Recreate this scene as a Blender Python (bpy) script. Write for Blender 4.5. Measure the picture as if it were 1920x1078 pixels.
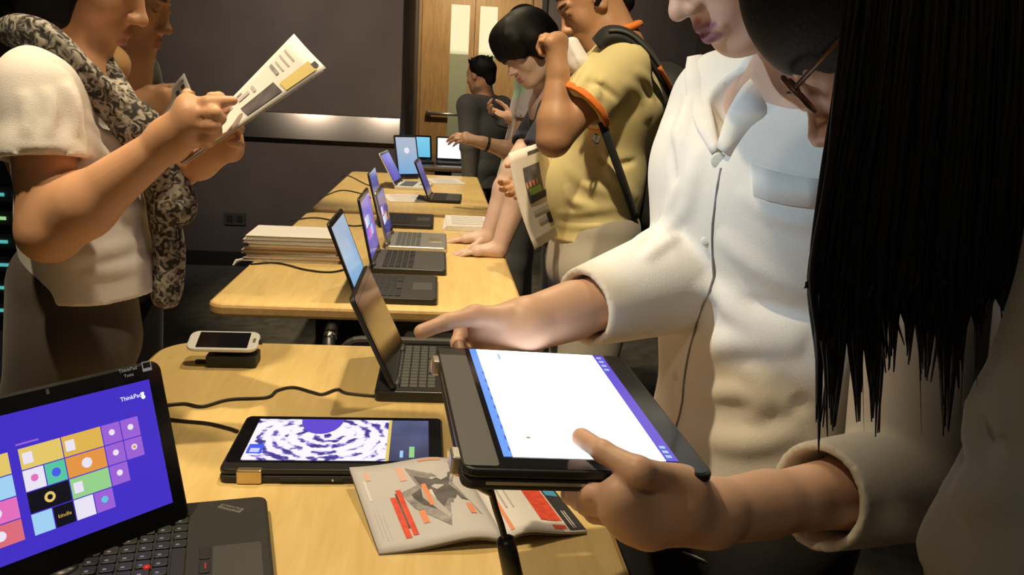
import bpy, bmesh, math, random
import numpy as np
from mathutils import Vector, Matrix
for o in list(bpy.data.objects): bpy.data.objects.remove(o)
random.seed(4); RNG = np.random.default_rng(4)
sc = bpy.context.scene; COL = sc.collection

# ------------------------------------------------------------------ camera
FPX, CXP, CYP, HCAM = 1600., 960., 539., 1.30          # focal length in pixels of the 1920x1078 frame, lens height
def nz(v):
    v = np.array(v, float); return v/np.linalg.norm(v)
YC = nz((829-CXP, -(168-CYP), FPX))
ZC = nz(-np.cross((1, -.055, 0.), YC)); ZC = ZC if ZC[1] > 0 else -ZC
XC = np.cross(YC, ZC); XC = nz(XC if XC[0] > 0 else -XC)
cam = bpy.data.cameras.new('camera'); cam.lens = 30.0; cam.sensor_width = 36.0; cam.clip_start = .02
camo = bpy.data.objects.new('camera', cam); COL.objects.link(camo)
camo.matrix_world = Matrix(((XC[0], XC[1], -XC[2], 0), (YC[0], YC[1], -YC[2], 0), (ZC[0], ZC[1], -ZC[2], HCAM), (0, 0, 0, 1)))
sc.camera = camo
def ray(x, y):
    d = np.array((x-CXP, -(y-CYP), FPX)); return np.array((d@XC, d@YC, d@ZC))/FPX
def P(x, y, Y):                                         # photo pixel at a known distance in front of the lens
    d = ray(x, y); return np.array((0, 0, HCAM))+d*(Y/d[1])
def onz(x, y, z):                                       # photo pixel on a level surface of height z
    d = ray(x, y); return np.array((0, 0, HCAM))+d*((z-HCAM)/d[2])

# ------------------------------------------------------------------ world, lights, exposure
w = bpy.data.worlds.new('world'); sc.world = w; w.use_nodes = True
w.node_tree.nodes['Background'].inputs[0].default_value = (1.0, .86, .7, 1); w.node_tree.nodes['Background'].inputs[1].default_value = .05
vs = sc.view_settings; vs.view_transform = 'Standard'; vs.look = 'None'; vs.exposure = 0.0; vs.gamma = 1.0; vs.use_curve_mapping = False
def spot(name, loc, to, energy, color, angle, blend=.6, size=.05):
    l = bpy.data.lights.new(name, 'SPOT'); l.energy = energy; l.color = color; l.spot_size = math.radians(angle); l.spot_blend = blend; l.shadow_soft_size = size
    o = bpy.data.objects.new(name, l); COL.objects.link(o); o.location = loc
    o.rotation_euler = (Vector(to)-Vector(loc)).to_track_quat('-Z', 'Y').to_euler(); return o
WARM = (1.0, .80, .50); COOL = (.62, .82, 1.0)
spot('ceiling_or_fill_spot', (-.75, .75, 2.9), (-.25, 1.3, .73), 150, WARM, 50, .5, .03)
spot('ceiling_or_fill_spot', (.1, 2.3, 2.95), (-.15, 1.35, .73), 100, WARM, 50, .5, .03)
spot('ceiling_or_fill_spot', (-.5, 2.3, 2.95), (-.2, 2.9, .73), 190, WARM, 56, .6, .04)
spot('ceiling_or_fill_spot', (-.1, 4.1, 2.95), (-.15, 3.2, .73), 85, WARM, 50, .6, .04)
spot('ceiling_or_fill_spot', (-.2, 4.6, 2.95), (-.15, 5.0, .73), 210, WARM, 52, .6, .04)
spot('ceiling_or_fill_spot', (.15, 1.0, 2.9), (-.62, 1.42, 1.15), 95, WARM, 40, .7, .06)
spot('ceiling_or_fill_spot', (.22, 1.25, 2.9), (.5, 2.5, 1.25), 170, WARM, 40, .7, .05)
spot('ceiling_or_fill_spot', (.0, 3.0, 2.9), (.35, 4.2, 1.2), 80, WARM, 50, .7, .06)
spot('stage_spot', (-1.25, .45, 2.1), (.36, 1.06, 1.285), 92, COOL, 16, .25, .015)
spot('ceiling_or_fill_spot', (-.55, -.7, 2.6), (.3, .85, .92), 24, WARM, 44, .8, .06)  # unseen fill behind the lens, set to brighten the near hand
spot('ceiling_or_fill_spot', (-.575, 3.2, 2.9), (-.45, 6.1, 1.35), 130, (1., .84, .7), 50, .9, .07)
spot('ceiling_or_fill_spot', (-1.36, 3.2, 2.9), (-1.15, 6.1, 1.35), 130, (1., .84, .7), 56, .9, .07)
spot('ceiling_or_fill_spot', (.3, 8.4, 2.9), (.2, 10.0, 1.4), 160, WARM, 95, .9, .1)
spot('ceiling_or_fill_spot', (1.6, 8.2, 2.9), (1.7, 10.0, 1.6), 60, (1., .84, .7), 95, 1., .1)  # added wash that lifts the dark wall right of the doors
spot('ceiling_or_fill_spot', (.1, 5.1, 2.9), (.3, 6.0, 1.3), 45, WARM, 50, .8, .06)  # added fill that lightens the man in the suit
# ------------------------------------------------------------------ materials
MATS = {}
def new_mat(name):
    m = bpy.data.materials.new(name); m.use_nodes = True; MATS[name] = m
    return m, m.node_tree, m.node_tree.nodes['Principled BSDF']
def pm(name, col, rough=.5, metal=0., var=.0, scale=20., bump=0., bscale=60., spec=.5, sss=0., sheen=0., emit=None, es=0., stretch=None):
    m, nt, b = new_mat(name)
    b.inputs['Base Color'].default_value = (*col, 1); b.inputs['Roughness'].default_value = rough; b.inputs['Metallic'].default_value = metal
    b.inputs['Specular IOR Level'].default_value = spec
    tc = nt.nodes.new('ShaderNodeTexCoord'); mp = nt.nodes.new('ShaderNodeMapping'); nt.links.new(tc.outputs['Object'], mp.inputs[0])
    if stretch: mp.inputs['Scale'].default_value = stretch
    if var:
        n = nt.nodes.new('ShaderNodeTexNoise'); n.inputs['Scale'].default_value = scale; n.inputs['Detail'].default_value = 5
        nt.links.new(mp.outputs[0], n.inputs['Vector'])
        r = nt.nodes.new('ShaderNodeValToRGB'); r.color_ramp.elements[0].position = .3; r.color_ramp.elements[1].position = .7
        r.color_ramp.elements[0].color = (*[c*(1-var) for c in col], 1); r.color_ramp.elements[1].color = (*[min(1, c*(1+var)) for c in col], 1)
        nt.links.new(n.outputs[0], r.inputs[0]); nt.links.new(r.outputs[0], b.inputs['Base Color'])
    if bump:
        n2 = nt.nodes.new('ShaderNodeTexNoise'); n2.inputs['Scale'].default_value = bscale; n2.inputs['Detail'].default_value = 4
        nt.links.new(mp.outputs[0], n2.inputs['Vector'])
        bp = nt.nodes.new('ShaderNodeBump'); bp.inputs['Strength'].default_value = bump; bp.inputs['Distance'].default_value = .0012
        nt.links.new(n2.outputs[0], bp.inputs['Height']); nt.links.new(bp.outputs[0], b.inputs['Normal'])
    if sss:
        b.inputs['Subsurface Weight'].default_value = sss; b.inputs['Subsurface Radius'].default_value = (.012, .005, .003); b.inputs['Subsurface Scale'].default_value = 1.
    if sheen: b.inputs['Sheen Weight'].default_value = sheen
    if emit:
        b.inputs['Emission Color'].default_value = (*emit, 1); b.inputs['Emission Strength'].default_value = es
    return m
def em(name, col, s=1.):
    return pm(name, tuple(c*.05 for c in col), .25, emit=col, es=s)
def wood(name, a, c, rough, stretch=(6, .7, 6)):
    m, nt, b = new_mat(name); b.inputs['Roughness'].default_value = rough
    tc = nt.nodes.new('ShaderNodeTexCoord'); mp = nt.nodes.new('ShaderNodeMapping'); mp.inputs['Scale'].default_value = stretch
    nt.links.new(tc.outputs['Object'], mp.inputs[0])
    n = nt.nodes.new('ShaderNodeTexNoise'); n.inputs['Scale'].default_value = 9; n.inputs['Detail'].default_value = 8; n.inputs['Distortion'].default_value = .7
    nt.links.new(mp.outputs[0], n.inputs['Vector'])
    r = nt.nodes.new('ShaderNodeValToRGB'); r.color_ramp.elements[0].position = .3; r.color_ramp.elements[1].position = .72
    r.color_ramp.elements[0].color = (*a, 1); r.color_ramp.elements[1].color = (*c, 1)
    nt.links.new(n.outputs[0], r.inputs[0]); nt.links.new(r.outputs[0], b.inputs['Base Color'])
    return m
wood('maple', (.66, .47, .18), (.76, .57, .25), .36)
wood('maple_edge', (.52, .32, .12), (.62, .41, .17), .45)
wood('dark_wood', (.13, .075, .03), (.19, .11, .05), .4)
wood('door_wood', (.33, .19, .07), (.46, .28, .12), .4, (5, 5, .5))
wood('frame_wood', (.26, .15, .06), (.36, .22, .10), .45, (5, 5, .5))
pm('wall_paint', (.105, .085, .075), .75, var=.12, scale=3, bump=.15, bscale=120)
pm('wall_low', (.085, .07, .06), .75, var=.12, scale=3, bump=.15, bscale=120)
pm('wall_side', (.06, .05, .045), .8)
pm('carpet', (.075, .072, .06), .95, var=.45, scale=14, bump=.5, bscale=300, sheen=.2)
pm('ceil', (.05, .05, .05), .9)
pm('steel', (.24, .215, .18), .13, 1.0, var=.06, scale=40, stretch=(1, 1, 30))
pm('chrome', (.8, .8, .8), .12, 1.0)
pm('silver', (.62, .6, .57), .3, .9)
pm('gold_hinge', (.62, .48, .28), .3, .9)
pm('black_plastic', (.012, .012, .013), .38, bump=.05, bscale=400)
pm('black_matte', (.016, .015, .014), .6, bump=.1, bscale=500)
pm('bezel_gloss', (.006, .006, .008), .12)
pm('grey_deck', (.055, .055, .055), .5)
pm('light_deck', (.34, .35, .35), .35, .5)
pm('key_black', (.015, .015, .016), .5)
pm('key_grey', (.10, .105, .105), .5)
pm('white_plastic', (.75, .75, .75), .3)
pm('red_plastic', (.6, .03, .02), .4)
pm('cable_black', (.02, .017, .015), .5)
pm('paper', (.72, .70, .70), .7, var=.03, scale=8)
pm('paper_warm', (.70, .64, .58), .7)
pm('paper_grey', (.55, .54, .56), .6, var=.05, scale=8)
pm('ink_black', (.02, .02, .022), .6)
pm('ink_dark', (.10, .09, .10), .6, var=.5, scale=40)
pm('ink_grey', (.28, .27, .28), .6, var=.4, scale=60)
pm('ink_light', (.46, .44, .45), .6)
pm('ink_red', (.70, .07, .03), .6, var=.2, scale=90)
pm('ink_orange', (.78, .28, .14), .6)
pm('ink_pink', (.75, .45, .36), .6)
pm('ink_blue', (.05, .33, .62), .6)
pm('ink_yellow', (.68, .55, .22), .6)
pm('ink_green', (.2, .35, .08), .6)
pm('lens_glass', (.05, .05, .05), .05)
SK = dict(sss=.12, var=.07, bump=.06, bscale=260, scale=22)
pm('skin_warm', (.56, .30, .17), .5, **SK)
pm('skin_fair', (.60, .37, .26), .5, **SK)
pm('skin_tan', (.46, .25, .14), .5, **SK)
pm('skin_pale', (.60, .42, .35), .5, **SK)
def tint_skin(n):
    """lips and brows: their own pigment, blended in by a per-point mask on the body mesh"""
    m = MATS[n]; nt = m.node_tree; b = nt.nodes['Principled BSDF']; src = b.inputs['Base Color'].links[0].from_socket
    for att, col in (('lip', (.40, .16, .13, 1) if n != 'skin_fair' else (.27, .11, .14, 1)), ('brow', (.015, .012, .011, 1))):
        a = nt.nodes.new('ShaderNodeAttribute'); a.attribute_name = att; x = nt.nodes.new('ShaderNodeMix'); x.data_type = 'RGBA'
        nt.links.new(a.outputs['Fac'], x.inputs[0]); nt.links.new(src, x.inputs[6]); x.inputs[7].default_value = col; src = x.outputs[2]
    nt.links.new(src, b.inputs['Base Color'])
for n_ in ('skin_warm', 'skin_fair', 'skin_tan', 'skin_pale'): tint_skin(n_)
pm('nail', (.66, .42, .36), .3)
pm('hair_black', (.006, .0055, .0055), .55, bump=.5, bscale=40, stretch=(9, 9, .6), spec=.12)
pm('hair_dark', (.010, .008, .008), .6, bump=.6, bscale=60)
FB = dict(bump=.3, bscale=500, sheen=.1)
pm('tee_white', (.74, .70, .68), .85, **FB)
pm('shirt_white', (.73, .69, .62), .85, **FB)
pm('shirt_grey', (.25, .25, .245), .9, **FB)
pm('tee_yellow', (.74, .64, .32), .85, **FB)
pm('trim_orange', (.85, .22, .03), .8, **FB)
pm('navy', (.02, .024, .05), .85, **FB)
pm('suit', (.06, .06, .06), .85, **FB)
pm('mint', (.34, .55, .42), .85, var=.25, scale=6, **FB)
pm('lavender', (.55, .50, .56), .85, **FB)
pm('trouser_black', (.014, .012, .012), .9, **FB)
pm('trouser_brown', (.045, .033, .028), .9, var=.15, scale=10, **FB)
pm('trouser_khaki', (.42, .39, .33), .9, **FB)
pm('trouser_grey', (.2, .2, .2), .9, **FB)
pm('jacket_black', (.012, .011, .012), .85, **FB)
pm('tan_cloth', (.6, .34, .14), .85, **FB)
pm('shoe', (.02, .018, .016), .5)
pm('button', (.62, .62, .55), .3)
pm('seam', (.18, .17, .17), .9)
pm('bag_black', (.016, .017, .017), .7, **FB)
pm('strap_grey', (.09, .10, .095), .7, **FB)
pm('tortoise', (.10, .045, .02), .3, var=.5, scale=120)
def scarf_mat():
    m, nt, b = new_mat('scarf'); b.inputs['Roughness'].default_value = .9
    tc = nt.nodes.new('ShaderNodeTexCoord'); v = nt.nodes.new('ShaderNodeTexNoise'); v.inputs['Scale'].default_value = 75; v.inputs['Detail'].default_value = 3; v.inputs['Distortion'].default_value = 1.5
    nt.links.new(tc.outputs['Object'], v.inputs['Vector'])
    r = nt.nodes.new('ShaderNodeValToRGB'); e = r.color_ramp.elements
    e[0].position = .44; e[0].color = (.02, .018, .017, 1); e[1].position = .60; e[1].color = (.34, .31, .27, 1)
    nt.links.new(v.outputs[0], r.inputs[0]); nt.links.new(r.outputs[0], b.inputs['Base Color'])
scarf_mat()
def grad_em(name, c0, c1, axis, lo, hi, s, noise=0., extra=None):
    """a lit display or pane: two colours blended along one axis of the object"""
    m, nt, b = new_mat(name); b.inputs['Base Color'].default_value = (.02, .02, .02, 1); b.inputs['Roughness'].default_value = .15
    tc = nt.nodes.new('ShaderNodeTexCoord'); sx = nt.nodes.new('ShaderNodeSeparateXYZ'); nt.links.new(tc.outputs['Object'], sx.inputs[0])
    mr = nt.nodes.new('ShaderNodeMapRange'); mr.inputs[1].default_value = lo; mr.inputs[2].default_value = hi
    nt.links.new(sx.outputs[axis], mr.inputs[0]); src = mr.outputs[0]
    if noise:
        n = nt.nodes.new('ShaderNodeTexNoise'); n.inputs['Scale'].default_value = 14; nt.links.new(tc.outputs['Object'], n.inputs['Vector'])
        ma = nt.nodes.new('ShaderNodeMath'); ma.operation = 'MULTIPLY_ADD'; ma.inputs[1].default_value = noise; nt.links.new(n.outputs[0], ma.inputs[0])
        mb = nt.nodes.new('ShaderNodeMath'); mb.operation = 'SUBTRACT'; mb.inputs[1].default_value = noise*.5
        nt.links.new(src, ma.inputs[2]); nt.links.new(ma.outputs[0], mb.inputs[0]); src = mb.outputs[0]
    r = nt.nodes.new('ShaderNodeValToRGB'); e = r.color_ramp.elements; e[0].color = (*c0, 1); e[1].color = (*c1, 1)
    if extra:
        for p, c in extra: q = e.new(p); q.color = (*c, 1)
    nt.links.new(src, r.inputs[0]); nt.links.new(r.outputs[0], b.inputs['Emission Color']); b.inputs['Emission Strength'].default_value = s
    return m
em('scr_white', (1., 1., 1.), 2.6)
em('scr_soft', (.8, .82, 1.), 1.3)
em('scr_bluebar', (.06, .11, .80), 1.)
em('scr_skybar', (.15, .35, .95), 1.)
em('scr_indigo', (.055, .03, .55), 1.)
em('scr_ind2', (.12, .07, .62), 1.)
em('t_yellow', (.75, .56, .14), 1.); em('t_gold', (.72, .45, .08), 1.); em('t_orange', (.75, .30, .06), 1.); em('t_white', (.80, .76, .90), 1.)
em('t_teal', (.10, .55, .36), 1.); em('t_green', (.30, .62, .25), 1.); em('t_violet', (.32, .12, .66), 1.); em('t_pink', (.75, .16, .50), 1.)
em('t_sky', (.35, .62, .88), 1.); em('t_black', (.006, .006, .012), 1.); em('t_red', (.7, .15, .2), 1.); em('t_cyan', (.12, .55, .72), 1.)
em('teal_light', (.08, .42, .40), 1.0)
em('print_glow', (.8, .8, .8), .22)  # faint glow put into the white key legends and bezel lettering
grad_em('scr_blue', (.16, .48, .85), (.50, .60, .75), 2, 0., .2, .8, .5)
grad_em('scr_purple', (.05, .05, .45), (.28, .22, .80), 2, 0., .2, .75, .9)
grad_em('scr_purple_dim', (.02, .03, .25), (.15, .16, .55), 2, 0., .2, .6, 1.2)
grad_em('scr_cyan', (.10, .50, .75), (.22, .62, .85), 2, 0., .2, 1., .4)
grad_em('scr_dock', (.45, .30, .16), (.62, .44, .24), 2, 0., .2, .25, .2)
grad_em('pane_light', (.30, .24, .10), (1., .88, .52), 2, 1.65, 1.75, 1.)
grad_em('pane_low', (.10, .10, .05), (.34, .29, .13), 2, .5, 1.66, .8)
def planet_mat():
    m, nt, b = new_mat('scr_planet'); b.inputs['Base Color'].default_value = (.02, .02, .02, 1); b.inputs['Roughness'].default_value = .1
    tc = nt.nodes.new('ShaderNodeTexCoord')
    mp = nt.nodes.new('ShaderNodeMapping'); mp.inputs['Location'].default_value = (.02, -.02, 0); nt.links.new(tc.outputs['Object'], mp.inputs[0])
    wv = nt.nodes.new('ShaderNodeTexWave'); wv.wave_type = 'RINGS'; wv.rings_direction = 'Z'; wv.inputs['Scale'].default_value = 15; wv.inputs['Distortion'].default_value = 3.5; wv.inputs['Detail'].default_value = 6; wv.inputs['Detail Scale'].default_value = 5
    nt.links.new(mp.outputs[0], wv.inputs['Vector'])
    n = nt.nodes.new('ShaderNodeTexNoise'); n.inputs['Scale'].default_value = 34; n.inputs['Detail'].default_value = 9; n.inputs['Distortion'].default_value = .8
    nt.links.new(tc.outputs['Object'], n.inputs['Vector'])
    ad = nt.nodes.new('ShaderNodeMath'); ad.operation = 'MULTIPLY_ADD'; ad.inputs[1].default_value = .22; nt.links.new(wv.outputs[1], ad.inputs[0]); nt.links.new(n.outputs[0], ad.inputs[2])
    r = nt.nodes.new('ShaderNodeValToRGB'); e = r.color_ramp.elements
    e[0].position = .44; e[0].color = (.04, .03, .22, 1); e[1].position = .60; e[1].color = (.85, .80, 1., 1); q = e.new(.51); q.color = (.16, .12, .45, 1)
    hf = nt.nodes.new('ShaderNodeMath'); hf.operation = 'MULTIPLY'; hf.inputs[1].default_value = 1.0; nt.links.new(ad.outputs[0], hf.inputs[0])
    nt.links.new(hf.outputs[0], r.inputs[0]); nt.links.new(r.outputs[0], b.inputs['Emission Color']); b.inputs['Emission Strength'].default_value = 1.15
planet_mat()
grad_em('scr_night', (.02, .02, .05), (.12, .14, .30), 1, -.1, .1, .8, 1.)

# ------------------------------------------------------------------ mesh helpers
def setp(o, label=None, cat=None, group=None, kind=None):
    for k, v in (('label', label), ('category', cat), ('group', group), ('kind', kind)):
        if v: o[k] = v
    return o
def mk(name, verts, faces, mats, parent=None, mi=None, smooth=False):
    me = bpy.data.meshes.new(name); me.from_pydata([tuple(map(float, v)) for v in verts], [], [tuple(map(int, f)) for f in faces])
    for m in (mats if isinstance(mats, (list, tuple)) else [mats]): me.materials.append(MATS[m])
    if mi is not None: me.polygons.foreach_set('material_index', np.array(mi, np.int32))
    me.polygons.foreach_set('use_smooth', np.full(len(me.polygons), smooth)); me.update()
    o = bpy.data.objects.new(name, me); COL.objects.link(o)
    if parent: o.parent = parent
    return o
def empty(name, loc, rz=0., label=None, cat=None, group=None):
    o = bpy.data.objects.new(name, None); COL.objects.link(o); o.location = tuple(map(float, loc)); o.rotation_euler = (0, 0, rz); o.empty_display_size = .05
    return setp(o, label, cat, group)
class MB:
    """gathers shapes for one mesh"""
    def __init__(s): s.v = []; s.f = []; s.m = []
    def add(s, v, f, m=0, M=None):
        n = len(s.v)
        for q in v: s.v.append(tuple(M @ Vector(q)) if M is not None else tuple(q))
        for q in f: s.f.append(tuple(i+n for i in q)); s.m.append(m)
        return s
    def box(s, c, d, m=0, M=None):
        x, y, z = c; a, b, e = d[0]/2, d[1]/2, d[2]/2
        v = [(x+i*a, y+j*b, z+k*e) for i in (-1, 1) for j in (-1, 1) for k in (-1, 1)]
        return s.add(v, [(0, 1, 3, 2), (4, 6, 7, 5), (0, 4, 5, 1), (2, 3, 7, 6), (0, 2, 6, 4), (1, 5, 7, 3)], m, M)
    def rbox(s, w, d, h, r, bev, c=(0, 0, 0), m=0, M=None, seg=5):
        """slab with rounded corners and softened edges, bottom at c"""
        def ring(ins, z):
            out = []
            rr = max(r-ins, .0004)
            for (sx, sy, a0) in ((1, 1, 0), (-1, 1, 90), (-1, -1, 180), (1, -1, 270)):
                for i in range(seg+1):
                    a = math.radians(a0+90*i/seg)
                    out.append((c[0]+sx*(w/2-ins-rr)+rr*math.cos(a), c[1]+sy*(d/2-ins-rr)+rr*math.sin(a), c[2]+z))
            return out
        zs = [(bev, 0), (bev*.3, bev*.3), (0, bev), (0, h-bev), (bev*.3, h-bev*.3), (bev, h)]
        v = []; n = 4*(seg+1)
        for ins, z in zs: v += ring(ins, z)
        f = [tuple(range(n))[::-1]]
        for k in range(len(zs)-1):
            for i in range(n): j = (i+1) % n; f.append((k*n+i, k*n+j, (k+1)*n+j, (k+1)*n+i))
        f.append(tuple(range((len(zs)-1)*n, len(zs)*n)))
        return s.add(v, f, m, M)
    def tube(s, pts, rad, seg=8, m=0, flat=1., side=None):
        pts = [np.array(p, float) for p in pts]; n = len(pts)
        if not hasattr(rad, '__len__'): rad = [rad]*n
        T = [nz(pts[min(i+1, n-1)]-pts[max(i-1, 0)]) for i in range(n)]
        u = np.array(side, float) if side is not None else (np.array((0, 0, 1.)) if abs(T[0][2]) < .9 else np.array((1., 0, 0)))
        v = []
        for i in range(n):
            u = u-T[i]*(u@T[i]); u = nz(u); b = np.cross(T[i], u)
            for j in range(seg):
                a = 2*math.pi*j/seg; v.append(pts[i]+rad[i]*(math.cos(a)*u*flat+math.sin(a)*b))
        f = [tuple(range(seg))[::-1]]
        for i in range(n-1):
            for j in range(seg): k = (j+1) % seg; f.append((i*seg+j, i*seg+k, (i+1)*seg+k, (i+1)*seg+j))
        f.append(tuple(range((n-1)*seg, n*seg)))
        return s.add(v, f, m)
    def build(s, name, mats, parent=None, smooth=False):
        return mk(name, s.v, s.f, mats, parent, s.m, smooth)
def spline(pts, n=8):
    """smooth curve through points"""
    p = [np.array(q, float) for q in pts]; p = [2*p[0]-p[1]]+p+[2*p[-1]-p[-2]]; out = []
    for i in range(1, len(p)-2):
        for k in range(n):
            t = k/n; a, b, c, d = p[i-1:i+3]
            out.append(.5*((2*b)+(-a+c)*t+(2*a-5*b+4*c-d)*t*t+(-a+3*b-3*c+d)*t**3))
    out.append(p[-2]); return out
def text(name, s, size, mat, parent, M, align='CENTER', extrude=.0001):
    c = bpy.data.curves.new(name, 'FONT'); c.body = s; c.size = size; c.align_x = align; c.align_y = 'CENTER'; c.extrude = extrude; c.resolution_u = 3
    o = bpy.data.objects.new(name, c); COL.objects.link(o)
    me = bpy.data.meshes.new_from_object(o); bpy.data.objects.remove(o); me.transform(M); me.materials.clear(); me.materials.append(MATS[mat])
    t = bpy.data.objects.new(name, me); COL.objects.link(t); t.parent = parent; return t
def frameM(o, ex, ey):
    ex, ey = nz(ex), np.array(ey, float); ey = nz(ey-ex*(ex@ey)); ez = np.cross(ex, ey)
    return Matrix(((ex[0], ey[0], ez[0], o[0]), (ex[1], ey[1], ez[1], o[1]), (ex[2], ey[2], ez[2], o[2]), (0, 0, 0, 1)))

# ------------------------------------------------------------------ soft bodies: blended volumes turned into one surface
V3 = lambda *a: np.array(a, np.float32)
def rc(a, b, ra, rb=None, k=.02, op='u'):
    return dict(t='c', a=np.array(a, np.float32), b=np.array(b, np.float32), ra=ra, rb=ra if rb is None else rb, side=None, k=k, op=op)
def ec(a, b, ra, rb, side, wide, k=.03, op='u'):
    d = rc(a, b, ra, rb, k, op); ba = np.array(b, float)-np.array(a, float); s = np.array(side, float)
    if np.linalg.norm(ba) > 1e-6: ba = nz(ba); s = s-ba*(s@ba)
    d['side'] = nz(s).astype(np.float32); d['wide'] = wide; return d
def el(c, r, axes=None, k=.01, op='u'):
    return dict(t='e', c=np.array(c, np.float32), r=np.array(r, np.float32), ax=np.eye(3, dtype=np.float32) if axes is None else np.array(axes, np.float32), k=k, op=op)
def fold(pts, amp, wd): return dict(t='l', pts=[np.array(p, np.float32) for p in pts], amp=amp, w=wd, op='f', k=0.)
def cut(p, n): return dict(t='p', p=np.array(p, np.float32), n=nz(n).astype(np.float32), op='i', k=0.)
def grp(items, k=.01, op='u'): return dict(t='g', items=items, k=k, op=op)
def chain(pts, rad, k=.02):
    return [rc(pts[i], pts[i+1], rad[i], rad[i+1], k) for i in range(len(pts)-1)]
def segd(p, a, b):
    ba = b-a; pa = p-a; t = np.clip((pa@ba)/max(float(ba@ba), 1e-9), 0, 1); q = pa-t[:, None]*ba; return q, t
def prim(it, p):
    t = it['t']
    if t == 'c':
        q, tt = segd(p, it['a'], it['b'])
        if it['side'] is not None: q = q+np.outer(q@it['side'], it['side'])*(1/it['wide']-1)
        return np.sqrt((q*q).sum(1))-(it['ra']+(it['rb']-it['ra'])*tt)
    if t == 'e':
        q = (p-it['c'])@it['ax'].T/it['r']; k0 = np.sqrt((q*q).sum(1)); q2 = q/it['r']; k1 = np.sqrt((q2*q2).sum(1))+1e-9
        return k0*(k0-1)/k1
    if t == 'p': return (p-it['p'])@it['n']
    if t == 'l':
        d = np.full(len(p), 9., np.float32); tt = np.zeros(len(p), np.float32); n = len(it['pts'])-1
        for i, (a, b) in enumerate(zip(it['pts'][:-1], it['pts'][1:])):
            q, t_ = segd(p, a, b); e = np.sqrt((q*q).sum(1)); m = e < d; d = np.where(m, e, d); tt = np.where(m, (i+t_)/n, tt)
        tp = np.clip(np.sin(np.pi*tt), .02, 1)                # folds fade out towards both ends
        return it['w']*np.sqrt((d/it['w'])**2-np.log(tp))
    return ev(it['items'], p)
def comb(D, d, it):
    op, k = it['op'], it['k']
    if op == 'f': return D-it['amp']*np.exp(-(d/it['w'])**2)
    if op == 'i': return np.maximum(D, d)
    if op == 's': d = -d; D = -D; d = -d
    if op == 'u':
        if k <= 0: return np.minimum(D, d)
        h = np.maximum(k-np.abs(D-d), 0)/k; return np.minimum(D, d)-h*h*k*.25
    d2 = d; D2 = D                                       # subtract: -( smin(-D, d) )
    if k <= 0: return -np.minimum(D2, d2)
    h = np.maximum(k-np.abs(D2-d2), 0)/k; return -(np.minimum(D2, d2)-h*h*k*.25)
def ev(items, p):
    D = np.full(len(p), 5., np.float32)
    for it in items: D = comb(D, prim(it, p), it)
    return D
def bounds(items):
    lo, hi = np.full(3, 9e9), np.full(3, -9e9)
    for it in items:
        if it['op'] not in ('u',): continue
        if it['t'] == 'c':
            r = max(it['ra'], it['rb'])*(it.get('wide', 1) if it['side'] is not None else 1)
            a = np.minimum(it['a'], it['b'])-r; b = np.maximum(it['a'], it['b'])+r
        elif it['t'] == 'e': a = it['c']-it['r'].max(); b = it['c']+it['r'].max()
        elif it['t'] == 'g': a, b = bounds(it['items'])
        else: continue
        lo = np.minimum(lo, a); hi = np.maximum(hi, b)
    return lo, hi
CO = np.array([(i, j, k) for i in (0, 1) for j in (0, 1) for k in (0, 1)])
ED = [(a, b) for a in range(8) for b in range(a+1, 8) if np.abs(CO[a]-CO[b]).sum() == 1]
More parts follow.
